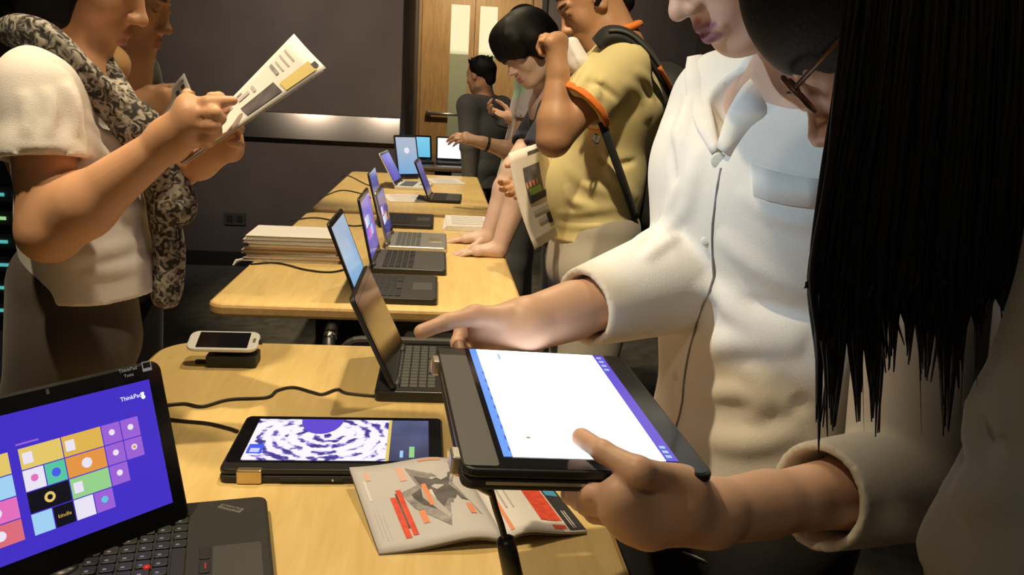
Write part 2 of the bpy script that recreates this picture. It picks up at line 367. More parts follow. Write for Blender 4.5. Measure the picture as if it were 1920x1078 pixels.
def surf(items, h, B=8):
    lo, hi = bounds(items); lo = lo-4*h; hi = hi+4*h; s = B*h
    nb = np.ceil((hi-lo)/s).astype(int)
    g = np.stack(np.meshgrid(*[np.arange(n) for n in nb], indexing='ij'), -1).reshape(-1, 3)
    ctr = (lo+(g+.5)*s).astype(np.float32); hd = s*.87
    D = np.full(len(ctr), 5., np.float32); pd = []
    for it in items: d = prim(it, ctr); pd.append(d); D = comb(D, d, it)
    keep = np.abs(D) < hd*1.5+.02
    g = g[keep]; pd = [d[keep] for d in pd]
    N = B+1; loc = np.stack(np.meshgrid(*[np.arange(N)]*3, indexing='ij'), -1).reshape(-1, 3)
    base = g*B
    D = np.full((len(g), N**3), 5., np.float32)
    for it, d in zip(items, pd):
        if it['op'] == 'u' or it['op'] == 's': sel = d < hd*1.8+it['k']*1.5+.006
        elif it['op'] == 'f': sel = d < hd*1.2+4*it['w']
        else: sel = np.ones(len(g), bool)
        sel = np.nonzero(sel)[0]
        if not len(sel): continue
        p = (lo+(base[sel][:, None, :]+loc[None])*h).astype(np.float32).reshape(-1, 3)
        D[sel] = comb(D[sel].reshape(-1), prim(it, p), it).reshape(len(sel), -1)
    D = D.reshape(len(g), N, N, N)
    dim = nb*B+2
    cc = np.stack([D[:, i:i+B, j:j+B, k:k+B] for i, j, k in CO], -1)      # block,B,B,B,8
    ins = cc < 0; cnt = ins.sum(-1); act = (cnt > 0) & (cnt < 8)
    bi, x, y, z = np.nonzero(act)
    cell = base[bi]+np.stack((x, y, z), 1)
    cid = (cell[:, 0]*dim[1]+cell[:, 1])*dim[2]+cell[:, 2]
    vals = cc[bi, x, y, z]
    acc = np.zeros((len(cell), 3)); num = np.zeros(len(cell))
    for a, b in ED:
        va, vb = vals[:, a], vals[:, b]; m = (va < 0) != (vb < 0)
        t = np.where(m, va/(va-vb+1e-12), 0)[:, None]
        acc += np.where(m[:, None], CO[a]+t*(CO[b]-CO[a]), 0); num += m
    V = lo+(cell+acc/num[:, None])*h
    o = np.argsort(cid); cs = cid[o]; V = V[o]
    st = np.array((dim[1]*dim[2], dim[2], 1)); F = []
    for ax in range(3):
        u, v = [(1, 2), (2, 0), (0, 1)][ax]
        i0 = 0; i1 = [4, 2, 1][ax]
        a, b = vals[:, i0] < 0, vals[:, i1] < 0
        m = np.nonzero(a != b)[0]; c = cid[m]
        q = np.stack((c, c-st[u], c-st[u]-st[v], c-st[v]), 1)
        ix = np.searchsorted(cs, q); ix = np.clip(ix, 0, len(cs)-1); ok = (cs[ix] == q).all(1)
        ix = ix[ok]; fl = a[m][ok]
        ix[~fl] = ix[~fl][:, ::-1]; F.append(ix)
    return V, np.concatenate(F)
def soft(name, items, h, mats, parent, regions=(), smooth_it=1):
    """one smooth surface round blended volumes; regions = [(item, material index)] recolour patches such as lips"""
    V, F = surf(items, h)
    mats = mats if isinstance(mats, (list, tuple)) else [mats]
    skin = mats[0].startswith('skin'); mats = mats[:1] if skin else mats
    me = bpy.data.meshes.new(name); off = np.array(parent.location) if parent else np.zeros(3)
    me.vertices.add(len(V)); me.vertices.foreach_set('co', (V-off).astype(np.float32).ravel())
    me.loops.add(len(F)*4); me.loops.foreach_set('vertex_index', F.astype(np.int32).ravel())
    me.polygons.add(len(F)); me.polygons.foreach_set('loop_start', np.arange(0, len(F)*4, 4, dtype=np.int32)); me.polygons.foreach_set('loop_total', np.full(len(F), 4, np.int32))
    for m in mats: me.materials.append(MATS[m])
    if regions and skin:
        vv = V.astype(np.float32)
        for k, nm in ((1, 'lip'), (2, 'brow')):
            d = np.full(len(V), 1., np.float32)
            for it, idx in regions:
                if idx == k: d = np.minimum(d, prim(it, vv))
            at = me.attributes.new(nm, 'FLOAT', 'POINT'); at.data.foreach_set('value', np.clip(.5-d/.0035, 0, 1).astype(np.float32))
    elif regions:
        c = V[F].mean(1).astype(np.float32); mi = np.zeros(len(F), np.int32)
        for it, idx in regions: mi[prim(it, c) < 0] = idx
        me.polygons.foreach_set('material_index', mi)
    me.polygons.foreach_set('use_smooth', np.ones(len(F), bool)); me.update(calc_edges=True); me.validate()
    o = bpy.data.objects.new(name, me); COL.objects.link(o); o.parent = parent
    return o

def march(items, x, y, y0, y1, n=500):
    """point of a surface under a photo pixel, found by walking along the sight line"""
    o = np.array((0, 0, HCAM)); r = ray(x, y); t = np.linspace(y0/r[1], y1/r[1], n); p = (o+r*t[:, None]).astype(np.float32)
    d = ev(items, p); i = np.nonzero(d < 0)[0]
    return o+r*(t[i[0]] if len(i) else t[int(np.argmin(d))])
def creases(items, y0, y1, L):
    """folds of cloth laid on a garment along photo polylines: (points, height, width)"""
    base = list(items)
    for pts, a, w in L:
        a *= 1.7; items.append(fold(spline([march(base, x, y, y0, y1, 260) for x, y in pts], 3), a, w))
# ------------------------------------------------------------------ the room
def struct(name, mb, mats, parent=None, label=None):
    o = mb.build(name, mats, parent)
    if not parent: setp(o, label, None, None, 'structure')
    return o
DY = 10.0                                                   # distance of the wall with the doors
struct('floor', MB().box((0, 4.25, -.03), (7.4, 12.5, .06)), 'carpet', label='dark olive carpet floor of the showroom')
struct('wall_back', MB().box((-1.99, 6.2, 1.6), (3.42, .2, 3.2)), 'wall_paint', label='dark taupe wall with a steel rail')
struct('wall_left', MB().box((-3.6, 4.2, 1.6), (.2, 12.4, 3.2)), 'wall_side', label='dark side wall behind the standing people')
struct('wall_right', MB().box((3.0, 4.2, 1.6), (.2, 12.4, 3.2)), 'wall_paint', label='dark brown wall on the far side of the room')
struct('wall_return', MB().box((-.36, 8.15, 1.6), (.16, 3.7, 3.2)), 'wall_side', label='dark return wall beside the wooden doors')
xL, xR = P(783, 60, DY)[0]-.03, P(1010, 60, DY)[0]
struct('wall_far', MB().box((xR+1.2, DY+.1, 1.6), (2.2, .2, 3.2)).box((xL-.08, DY+.1, 1.6), (.1, .2, 3.2)).box((.9, DY+.1, 2.95), (3.6, .2, .6)), 'wall_paint', label='dark wall holding the wooden double doors')
mb = MB()                                                    # steel rail on the wall, its face tilted to catch lamp glints
prof = [(0, .915), (.053, .916), (.007, 1.086), (0, 1.09)]
v = []; f = []
for x in (-3.5, -.285):
    for d, z in prof: v.append((x, 6.098-d, z))
n = len(prof)
for i in range(n-1): f.append((i, i+1, n+i+1, n+i))
mb.add(v, f); rail = mb.build('trim_1', 'steel', None, False); setp(rail, 'brushed steel band running along the dark wall', None, None, 'structure')
struct('baseboard_back', MB().box((-1.99, 6.09, .05), (3.42, .02, .1)), 'black_matte', label='black skirting along the foot of the wall')
# double doors
fr = MB(); top = 2.45
fr.box((xL+.03, DY+.02, top/2), (.09, .18, top)).box((xR-.03, DY+.02, top/2), (.09, .18, top)).box(((xL+xR)/2, DY+.02, top+.04), (xR-xL+.06, .18, .1))
struct('trim_2', fr, 'frame_wood', label='brown wooden frame round the double doors')
xm = (P(890, 60, DY)[0]); zt = P(860, 8, DY)[2]
def door(name, x0, x1, g0, g1, label):
    e = empty(name, ((x0+x1)/2, DY, 0)); setp(e, label, None, None, 'structure'); cx = (x0+x1)/2
    m = MB()
    for a, b in ((x0, g0), (g1, x1)): m.box(((a+b)/2-cx, .03, top/2), (b-a, .045, top))
    m.build('stile', 'door_wood', e)
    MB().box(((g0+g1)/2-cx, .03, (zt+top)/2), (g1-g0, .045, top-zt)).build('top_rail', 'door_wood', e)
    MB().box(((g0+g1)/2-cx, .03, .12), (g1-g0, .045, .24)).build('bottom_rail', 'door_wood', e)
    MB().box(((g0+g1)/2-cx, .04, (zt+1.7)/2), (g1-g0, .012, zt-1.7)).build('pane', 'pane_light', e)
    MB().box(((g0+g1)/2-cx, .04, .97), (g1-g0, .012, 1.46)).build('pane', 'pane_low', e)
    b = MB(); b.tube([(x0+.08-cx, -.05, 1.03), (x1-.08-cx, -.05, 1.03)], .02, 8)
    for q in (x0+.1, x1-.1): b.box((q-cx, -.02, 1.03), (.05, .06, .06))
    b.build('push_bar', 'silver', e, True)
door('door_1', xL+.08, xm-.003, P(845, 60, DY)[0], P(880, 60, DY)[0], 'wooden door leaf with a tall lit glass strip beside its twin')
door('door_2', xm+.003, xR-.08, P(899, 60, DY)[0], P(932, 60, DY)[0], 'second wooden door leaf with a lit glass strip')
o = P(440, 410, 6.09)
e = empty('wall_outlet', (o[0], 6.1, o[2]), 0, 'dark socket plate low on the taupe wall', 'outlet')
MB().rbox(.15, .09, .014, .01, .003, M=Matrix.Rotation(math.pi/2, 4, 'X')).build('plate', 'grey_deck', e)
for s in (-.035, .035): MB().rbox(.045, .045, .004, .008, .001, (s, 0, .014), M=Matrix.Rotation(math.pi/2, 4, 'X')).build('socket', 'black_matte', e)
o = P(763, 200, 8.0)
e = empty('wall_switch', (-.28, 7.6, 1.12), 0, 'pale switch plate on the narrow wall end', 'switch')
MB().box((.006, 0, 0), (.012, .09, .13)).build('plate', 'paper_warm', e); MB().box((.015, 0, 0), (.008, .03, .05)).build('rocker', 'white_plastic', e)

# ------------------------------------------------------------------ tables
TZ = .735
def table(x0, x1, y0, y1, label, mat, edge, r=.07, group='wooden display tables in a row'):
    e = empty('display_table', ((x0+x1)/2, (y0+y1)/2, 0), 0, label, 'table', group); W, L = x1-x0, y1-y0
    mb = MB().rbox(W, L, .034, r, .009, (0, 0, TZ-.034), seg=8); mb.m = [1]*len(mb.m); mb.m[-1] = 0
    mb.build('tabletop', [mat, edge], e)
    for s in (-1, 1):
        y = s*(L/2-.24)
        MB().box((-.1, y, TZ/2-.01), (.13, .07, TZ-.06)).build('leg', 'black_matte', e)
        MB().rbox(W*.78, .08, .035, .02, .006, (-.02, y, 0)).build('foot', 'black_matte', e)
        MB().box((0, y, TZ-.045), (W*.7, .05, .022)).build('bracket', 'black_matte', e)
    MB().box((-.1, 0, TZ-.10), (.03, L-.5, .06)).build('beam', 'black_matte', e)
    return e
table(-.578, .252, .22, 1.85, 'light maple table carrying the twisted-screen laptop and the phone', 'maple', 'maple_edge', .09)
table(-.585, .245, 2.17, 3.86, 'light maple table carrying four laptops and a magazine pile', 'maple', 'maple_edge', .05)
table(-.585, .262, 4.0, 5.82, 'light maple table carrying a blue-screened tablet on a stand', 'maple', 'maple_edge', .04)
table(-.2, .46, 6.42, 7.6, 'dark brown table under the cyan and white screens', 'dark_wood', 'dark_wood', .04, None)

# ------------------------------------------------------------------ laptops
def laptop(name, label, c, yaw, w, d, lidh, ang, deck, shell, screen, group, hoff=.0, th=.017, bez=.014, key='key_black', pad='grey_deck', lidth=.007, extra=None, deckinset=True):
    """base centre c on the table; the screen side looks along local -y; ang = opening angle in degrees"""
    e = empty(name, (c[0], c[1], TZ+.0005), yaw, label, 'laptop', group)
    MB().rbox(w, d, th, .012, .003).build('base', shell, e)
    MB().rbox(w*.965, d*.95, .0012, .008, .0004, (0, 0, th-.0002)).build('deck', deck, e)
    kb = MB(); rows, cols = 5, 14; kw, kd = w*.88/cols, d*.42/rows
    for r in range(rows):
        for q in range(cols):
            if r == 0 and 4 <= q <= 8:
                if q == 6: kb.box((0, -d*.02, th+.002), (kw*4.8, kd*.8, .002))
                continue
            kb.box((-w*.44+kw*(q+.5), -d*.02+kd*r, th+.002), (kw*.84, kd*.8, .002))
    k = kb.build('keyboard', key, e); k['kind'] = 'stuff'
    MB().rbox(w*.30, d*.25, .001, .004, .0003, (0, -d*.31, th+.0004)).build('touchpad', pad, e)
    hy = d/2-.008-hoff; a = math.radians(ang)
    M = Matrix.Translation((0, hy, th+.003)) @ Matrix(((1, 0, 0, 0), (0, -math.cos(a), -math.sin(a), 0), (0, math.sin(a), -math.cos(a), 0), (0, 0, 0, 1)))
    lid = MB().rbox(w, lidh, lidth, .012, .002, (0, lidh/2, -lidth), M=M).build('lid', shell, e)
    MB().rbox(w-.006, lidh-.006, .0006, .009, .0002, (0, lidh/2, 0), M=M).build('bezel', 'bezel_gloss', lid)
    sw, sh = w-2*bez, lidh-bez*2.6
    s = MB().add([(-sw/2, -sh/2, 0), (sw/2, -sh/2, 0), (sw/2, sh/2, 0), (-sw/2, sh/2, 0)], [(0, 1, 2, 3)], 0, M @ Matrix.Translation((0, lidh/2+bez*.2, .0009)))
    s.build('screen', screen, lid)
    if extra: extra(lid, M @ Matrix.Translation((0, lidh/2+bez*.2, .0013)), sw, sh)
    for q in (-.36, .36):
        MB().tube([(w*q-.018, hy, th+.003), (w*q+.018, hy, th+.003)], .006, 8).build('hinge', 'grey_deck', e, True)
    return e
def rects(parent, name, M, L, z=0.):
    mb = MB(); mats = []
    for (x0, y0, x1, y1, m) in L:
        if m not in mats: mats.append(m)
        mb.add([(x0, y0, z), (x1, y0, z), (x1, y1, z), (x0, y1, z)], [(0, 1, 2, 3)], mats.index(m), M)
    if name in ('screen_tiles', 'screen_tile'):
        for q in L: rects(parent, 'app_tile', M, [q], z)
        return
    return mb.build(name, mats, parent)
HP = math.pi/2
G2 = 'open laptops along the magazine table'
def ex_tiles(cols):
    def fn(lid, M, sw, sh):
        L = []
        for i, c in enumerate(cols):
            x = -sw*.4+(i % 4)*sw*.2; y = -sh*.2+(i//4)*sh*.22
            L.append((x, y, x+sw*.17, y+sh*.18, c))
        rects(lid, 'screen_tiles', M, L)
    return fn
laptop('laptop', 'black laptop with a pale blue screen beside the magazine pile', (-.105, 2.375), HP, .30, .222, .205, 111, 'black_matte', 'black_plastic', 'scr_blue', G2)
laptop('laptop', 'black laptop with a purple screen between the pale blue one and the silver one', (-.085, 2.765), HP, .32, .235, .215, 102, 'grey_deck', 'black_plastic', 'scr_purple', G2, key='key_black', extra=ex_tiles(['t_violet', 't_pink', 't_sky', 't_violet', 't_white', 't_sky']))
laptop('laptop', 'silver-decked laptop with a dark blue screen and pale touchpad', (-.072, 3.15), HP, .32, .215, .19, 104, 'light_deck', 'silver', 'scr_purple_dim', G2, key='key_grey', pad='t_sky' if False else 'silver', extra=ex_tiles(['t_white', 't_sky', 't_orange', 't_black', 't_white', 't_violet']))
laptop('laptop', 'black laptop seen almost edge-on behind the silver-decked one', (-.13, 3.66), HP, .33, .225, .205, 104, 'black_matte', 'black_plastic', 'scr_purple_dim', G2)
# laptop with a separate tablet half standing in its dock, on the near table
def dock_extra(lid, M, sw, sh): pass
laptop('docked_laptop', 'slim black laptop with dark mirror-like screen beside the held tablet', (-.005, 1.645), HP, .30, .20, .19, 115, 'black_matte', 'black_plastic', 'bezel_gloss', None, hoff=.032, th=.02, key='key_grey', lidth=.009)
# far tables
laptop('laptop', 'white laptop with a violet screen on the table with the blue tablet', (-.145, 5.03), HP-.1, .30, .19, .20, 118, 'white_plastic', 'white_plastic', 'scr_purple', None, key='key_grey', pad='light_deck')
laptop('laptop', 'small black laptop propped open at the table end, dark violet screen', (.035, 4.5), HP-.05, .29, .17, .20, 112, 'grey_deck', 'black_plastic', 'scr_purple_dim', None)
laptop('laptop', 'open laptop with a bright cyan screen on the dark table', (-.16, 6.72), .16, .225, .16, .20, 112, 'black_matte', 'black_plastic', 'scr_cyan', None, extra=lambda lid, M, sw, sh: rects(lid, 'screen_tiles', M, [(-sw*.3, -sh*.1, 0, sh*.2, 't_sky'), (-sw*.25, -sh*.05, -sw*.1, sh*.1, 't_white')]))
laptop('laptop', 'open laptop with a glaring white screen on the dark table', (.085, 6.72), .05, .225, .16, .20, 112, 'black_matte', 'black_plastic', 'scr_soft', None)
# tablet on a stand
e = empty('standing_tablet', (-.19, 5.5, TZ+.0005), .55, 'black tablet with a sky-blue screen standing on a small stand', 'tablet')
Mt = Matrix.Translation((0, 0, .03)) @ Matrix.Rotation(math.radians(74), 4, 'X')
tb = MB().rbox(.165, .27, .009, .012, .003, (0, .135-.02, -.009), M=Mt).build('tablet_body', 'black_plastic', e)
MB().add([(-.072, .0, .0006), (.072, .0, .0006), (.072, .235, .0006), (-.072, .235, .0006)], [(0, 1, 2, 3)], 0, Mt).build('screen', 'scr_blue', tb)
mb = MB(); mb.add([(.02*math.cos(t*.5), .15+.02*math.sin(t*.5), .001) for t in range(12)], [tuple(range(12))], 0, Mt); mb.build('screen_emblem', 't_white', tb)
MB().rbox(.12, .11, .012, .02, .003, (0, .03, 0)).build('stand_foot', 'black_plastic', e)
MB().tube([(0, .06, .008), (0, .045, .07), (0, .035, .10)], .009, 8).build('stand_arm', 'black_plastic', e, True)

# laptop with twisted screen on the near table
c0 = onz(500, 955, TZ); ax = nz((-.036, .15, 0))                         # far front corner and the direction of the front edge
yaw = math.atan2(ax[1], ax[0])                                            # local x = along the front edge, away from the lens
w_, d_ = .313, .236
ex_ = np.array((math.cos(yaw), math.sin(yaw), 0)); ey_ = np.array((-math.sin(yaw), math.cos(yaw), 0))   # ey points to the hinge (-X)
ctr = c0-ex_*w_/2+ey_*d_/2
tw = empty('twist_laptop', (ctr[0], ctr[1], TZ+.0005), yaw, 'black laptop with swivelled screen showing coloured tiles on indigo', 'laptop')
MB().rbox(w_, d_, .021, .014, .004).build('base', 'black_matte', tw)
kyo = .028
key_me = None
kw, kd = .0178, .0172
for r in range(6):
    ncol = 14
    for q in range(ncol):
        if r == 0 and 4 <= q <= 8: continue
        x = -.128+q*.0192; y = -.03+r*.0185+kyo-.012
        if key_me is None:
            ko = MB().rbox(.0165, .0158, .004, .003, .001).build('key', 'key_black', tw); key_me = ko.data
        else:
            ko = bpy.data.objects.new('key', key_me); COL.objects.link(ko); ko.parent = tw
        ko.location = (x, y, .0205)
ko = MB().rbox(.093, .0158, .004, .003, .001).build('space_key', 'key_black', tw); ko.location = (-.128+6*.0192, -.03+kyo-.012, .0205)
lg = MB()
for r in range(6):
    for q in range(14):
        if r == 0 and 4 <= q <= 8: continue
        lg.box((-.128+q*.0192-.003, -.03+r*.0185+kyo-.010, .0246), (.003, .004, .0002))
lg.build('key_legends', 'print_glow', tw)['kind'] = 'stuff'
MB().tube([(-.003, .018, .0205), (-.003, .018, .0262)], [.0045, .0038], 10).build('pointing_stick', 'red_plastic', tw, True)
MB().rbox(.088, .055, .001, .004, .0003, (-.01, -.079, .0205)).build('touchpad', 'grey_deck', tw)
for q in (-.045, .0, .03): MB().rbox(.028, .012, .002, .003, .0006, (q-.01, -.043, .0205)).build('pad_button', 'key_black', tw)
MB().rbox(.012, .0015, .0024, .0005, .0002, (-.01, -.044, .0205)).build('button_stripe', 'red_plastic', tw)
bd = MB().rbox(.034, .011, .0012, .0012, .0003, (0, 0, 0), M=Matrix.Translation((.127, -.072, .0205)) @ Matrix.Rotation(-2.2, 4, 'Z')).build('badge', 'silver', tw)
text('badge_lettering', 'ThinkPad', .0075, 'ink_black', bd, Matrix.Translation((.127, -.072, .0220)) @ Matrix.Rotation(-2.2, 4, 'Z'))
# its screen, turned towards the aisle
TR = np.array((-.347, 1.029, .934)); ea = np.array((math.cos(-2.294), math.sin(-2.294), 0)); nh = np.array((-math.sin(-2.294), math.cos(-2.294), 0)); vb = np.array((0, 0, math.cos(-.279)))+nh*math.sin(-.279)
DWs, DHs = .277, .156
org = TR+ea*DWs/2-vb*DHs/2
inv = Matrix.Translation((ctr[0], ctr[1], TZ+.0005)) @ Matrix.Rotation(yaw, 4, 'Z'); inv = inv.inverted()
Ms = inv @ frameM(org, -ea, vb)                                          # x to the viewer's right, y up, z out of the glass
LW, LH = .316, .206
lid = MB().rbox(LW, LH, .011, .013, .003, (0, -.004, -.0115), M=Ms).build('lid', 'black_plastic', tw)
MB().rbox(LW-.006, LH-.006, .0006, .010, .0002, (0, -.004, -.0006), M=Ms).build('bezel', 'bezel_gloss', lid)
MB().add([(-DWs/2, -DHs/2, .0006), (DWs/2, -DHs/2, .0006), (DWs/2, DHs/2, .0006), (-DWs/2, DHs/2, .0006)], [(0, 1, 2, 3)], 0, Ms).build('screen', 'scr_indigo', lid)
MB().tube([Ms @ Vector((0, -LH/2-.013, -.006)), Ms @ Vector((0, -LH/2-.002, -.006))], [.02, .017], 14).build('swivel_hinge', 'black_plastic', tw, True)
MB().rbox(.004, .006, .001, .001, .0002, (.02, .092, -.0002), M=Ms).build('webcam', 'chrome', lid)
def scr(u, v):                                                           # photo pixel -> screen plane coordinates
    r = ray(u, v); n = np.cross(-ea, vb); o = np.array((0, 0, HCAM)); t = ((org-o)@n)/(r@n); p = o+r*t-org; return p@(-ea), p@vb
def quadpx(c): return [scr(*q) for q in c]
def tile(a, b, c, d, m): return ([a, b, c, d], m)
# tile rectangles in screen coordinates, measured from three reference points of the photo's tile block
A0 = scr(31, 842); A1 = scr(187, 797); B0 = scr(50, 925); 
U = (A1[0]-A0[0])/4; gx, gy = A0[0], A0[1]; g = .0012; UY = U*1.06
def T(cx, cy, w, h, m, ox=0.): return (gx+cx*U+ox+g/2, gy-(cy+h)*UY+g/2, gx+(cx+w)*U+ox-g/2, gy-cy*UY-g/2, m)
tl = [T(0, 0, 2, 1, 't_yellow'), T(2, 0, 2, 1, 't_gold'), T(0, 1, 1, 1, 't_white'), T(1, 1, 1, 1, 't_teal'), T(2, 1, 2, 1, 't_orange'),
      T(0, 2, 2, 1, 't_black'), T(2, 2, 2, 1, 't_green'), T(0, 3, 1, 1, 't_sky'), T(1, 3, 1, 1, 't_black'), T(2, 3, 1, 1, 't_white'), T(3, 3, 1, 1, 't_violet'),
      T(4, 0, 1, 1, 't_violet'), T(5, 0, 1, 1, 't_violet'), T(4, 1, 1, 1, 't_violet'), T(5, 1, 1, 1, 't_violet'), T(4, 2, 1, 1, 't_violet'),
      T(-2.4, 0, 2, 1, 't_yellow'), T(-2.4, 1, 2, 1, 't_sky'), T(-2.4, 2, 2, 1, 't_pink'), T(-2.4, 3, 2, 1, 't_red')]
for i, (x0, y0, x1, y1, m) in enumerate(tl):
    rects(lid, 'app_tile', Ms, [(x0, y0, x1, y1, m)], .0010)
def disc(cx, cy, r, m, z=.0014, n=14, name='tile_icon'):
    return MB().add([(cx+r*math.cos(2*math.pi*i/n), cy+r*math.sin(2*math.pi*i/n), z) for i in range(n)], [tuple(range(n))], 0, Ms).build(name, m, lid)
def tc(cx, cy): return gx+cx*U, gy-cy*UY
disc(*tc(3, 1.5), .006, 't_white'); disc(*tc(1, 2.5), .006, 't_yellow'); disc(*tc(1, 2.5), .003, 't_black', .0016); disc(*tc(1.5, 1.5), .005, 'scr_bluebar')
for (q, r) in ((4.5, .45), (5.5, .45), (4.5, 1.45), (5.5, 1.45), (4.5, 2.45), (2.5, 3.45)): disc(*tc(q, r), .0036, 't_white')
disc(*tc(3.5, 3.45), .004, 't_cyan'); disc(*tc(.5, 1.45), .004, 't_pink'); disc(*tc(5.5, 1.45), .002, 't_orange', .0016)
rects(lid, 'tile_icon', Ms, [(*tc(2.15, .75), *tc(2.6, .25), 't_white')], .0014)
rects(lid, 'tile_icon', Ms, [(*tc(.15, .75), *tc(.6, .25), 't_white')], .0014)
rects(lid, 'tile_icon', Ms, [(*tc(2.15, 2.75), *tc(2.6, 2.25), 't_white')], .0014)
for q in (2, 3): disc(*tc(-1.4+.0, q+.5), .0055, 't_white')
def ttext(s, cx, cy, size, m, al='CENTER'):
    x, y = tc(cx, cy); text('screen_lettering', s, size, m, lid, Ms @ Matrix.Translation((x, y, .0016)), al, 0.)
ttext('kindle', 1.5, 3.5, .0062, 't_gold')
u, v = scr(245, 745); text('screen_lettering', 'ThinkPad', .0072, 'scr_soft', lid, Ms @ Matrix.Translation((u, v, .0012)), 'CENTER', 0.)
u, v = scr(267, 741); disc(u, v-.002, .0026, 'scr_soft'); disc(u, v+.0022, .002, 'scr_soft')
u, v = scr(50, 829); ww = .024; rects(lid, 'screen_lettering', Ms, [(u-ww/2, v-.001, u+ww/2, v+.001, 't_violet')], .001)
u, v = scr(240, 696); text('bezel_lettering', 'ThinkPad', .0062, 'print_glow', lid, Ms @ Matrix.Translation((u, v+.002, .0003)), 'CENTER', .0001)
text('bezel_lettering', 'Twist', .0055, 'print_glow', lid, Ms @ Matrix.Translation((u, v-.005, .0003)), 'CENTER', .0001)
u, v = scr(275, 688); rects(lid, 'bezel_emblem', Ms, [(u-.006, v-.005, u+.006, v+.007, 'print_glow'), ], .0004); rects(lid, 'bezel_emblem', Ms, [(u-.0048, v-.001, u+.0048, v+.0058, 'bezel_gloss')], .0007)

# convertible lying flat with screen up
cy0 = onz(412, 905, TZ); 
cv = empty('folded_convertible', (-.14, 1.262, TZ+.0005), .02, 'flat folded convertible computer showing a purple and white planet picture', 'laptop')
W, D = .322, .210
MB().rbox(W, D, .011, .012, .003).build('base', 'black_matte', cv)
ldv = MB().rbox(W, D-.004, .008, .012, .002, (0, .0, .0125)).build('lid', 'black_plastic', cv)
MB().rbox(W-.006, D-.03, .0006, .008, .0002, (0, .011, .0203)).build('bezel', 'bezel_gloss', ldv)
MB().add([(-.137, -.072, .0213), (.075, -.072, .0213), (.075, .088, .0213), (-.137, .088, .0213)], [(0, 1, 2, 3)]).build('screen', 'scr_planet', ldv)
MB().add([(.075, -.072, .0213), (.138, -.072, .0213), (.138, .088, .0213), (.075, .088, .0213)], [(0, 1, 2, 3)]).build('screen', 'scr_night', ldv)
rects(ldv, 'screen_tiles', None, [(.073, -.072, .078, .088, 't_yellow'), (.108, -.06, .116, -.02, 't_green'), (.094, -.06, .099, -.035, 't_sky'), (-.134, .078, -.075, .085, 't_white'), (-.134, -.05, -.112, -.015, 'scr_bluebar'), (-.13, -.045, -.116, -.03, 't_white')], .0017+.0200)
m_ = MB(); m_.add([(-.035+.034*math.cos(a_*math.pi/11)*(1.0), .088-.062*math.sin(a_*math.pi/11), .0217) for a_ in range(12)], [tuple(range(12))]); m_.build('screen_disc', 'scr_ind2', ldv)
for q in (-.118, .118): MB().rbox(.036, .014, .0205, .004, .002, (q, -D/2+.003, .0005)).build('hinge', 'gold_hinge', cv)
MB().rbox(.09, .003, .004, .001, .0005, (-.03, -D/2-.0005, .0045)).build('vent_slot', 'ink_black', cv)
MB().tube([(.0, -D/2-.003, .0065), (.0, -D/2, .0065)], .0018, 8).build('port_pin', 'chrome', cv, True)

# phone on its stand
pc = onz(432, 690, TZ)
ps = empty('phone_stand', (pc[0], pc[1]+.028, TZ+.0005), .03, 'squat black stand holding the white phone', 'stand')
MB().rbox(.098, .06, .024, .006, .003).build('foot', 'black_matte', ps); MB().box((0, .004, .027), (.07, .035, .008)).build('cradle', 'black_matte', ps)
MB().rbox(.03, .012, .006, .003, .001, (-.06, .0, 0)).build('cable_plug', 'black_plastic', ps)
ph = empty('mobile_phone', (pc[0]-.018, pc[1]+.03, TZ+.0345), .03, 'white smartphone with a dark screen lying on a black stand', 'phone')
Mp = Matrix.Rotation(math.radians(18), 4, 'X')
MB().rbox(.138, .066, .008, .018, .003, (0, 0, .009), M=Mp).build('phone_body', 'white_plastic', ph)
MB().rbox(.100, .054, .0005, .002, .0002, (0, 0, .0168), M=Mp).build('screen', 'bezel_gloss', ph)
MB().rbox(.006, .016, .0006, .002, .0002, (.06, 0, .0168), M=Mp).build('home_button', 'silver', ph)
MB().box((.072, 0, .013), (.007, .01, .005), 0, Mp).build('charging_plug', 'black_plastic', ph)

# cables on the tables
def cable(pts, r, label, group=None, name='cable', z=TZ):
    q = [onz(x, y, z) if len((x, y)) == 2 else None for x, y in pts]
    q = [(a[0], a[1], z+r+.0005) for a in q]
    return setp(MB().tube(spline(q, 7), r, 8).build(name, 'cable_black', None, True), label, 'cable', group)
cable([(300, 764), (345, 760), (380, 765), (430, 752), (500, 748), (520, 735), (550, 729), (585, 738), (605, 742), (632, 733), (650, 740), (704, 746)], .0028, 'thin black cable wriggling across the maple table to the docked laptop')
cable([(300, 787), (340, 792), (390, 797), (428, 806), (446, 812)], .0028, 'short black cable running into the folded convertible')
cable([(470, 497), (520, 495), (575, 508), (620, 512), (655, 505)], .003, 'black cable lying in front of the magazine pile')
cable([(545, 415), (580, 410), (610, 412), (660, 425), (700, 420)], .003, 'black cable behind the magazine pile')
cable([(625, 345), (650, 330), (690, 348), (720, 352)], .003, 'black cable beside the white laptop')
cable([(600, 372), (640, 358), (680, 365), (695, 372)], .003, 'black cable along the empty corner of the blue-tablet table')

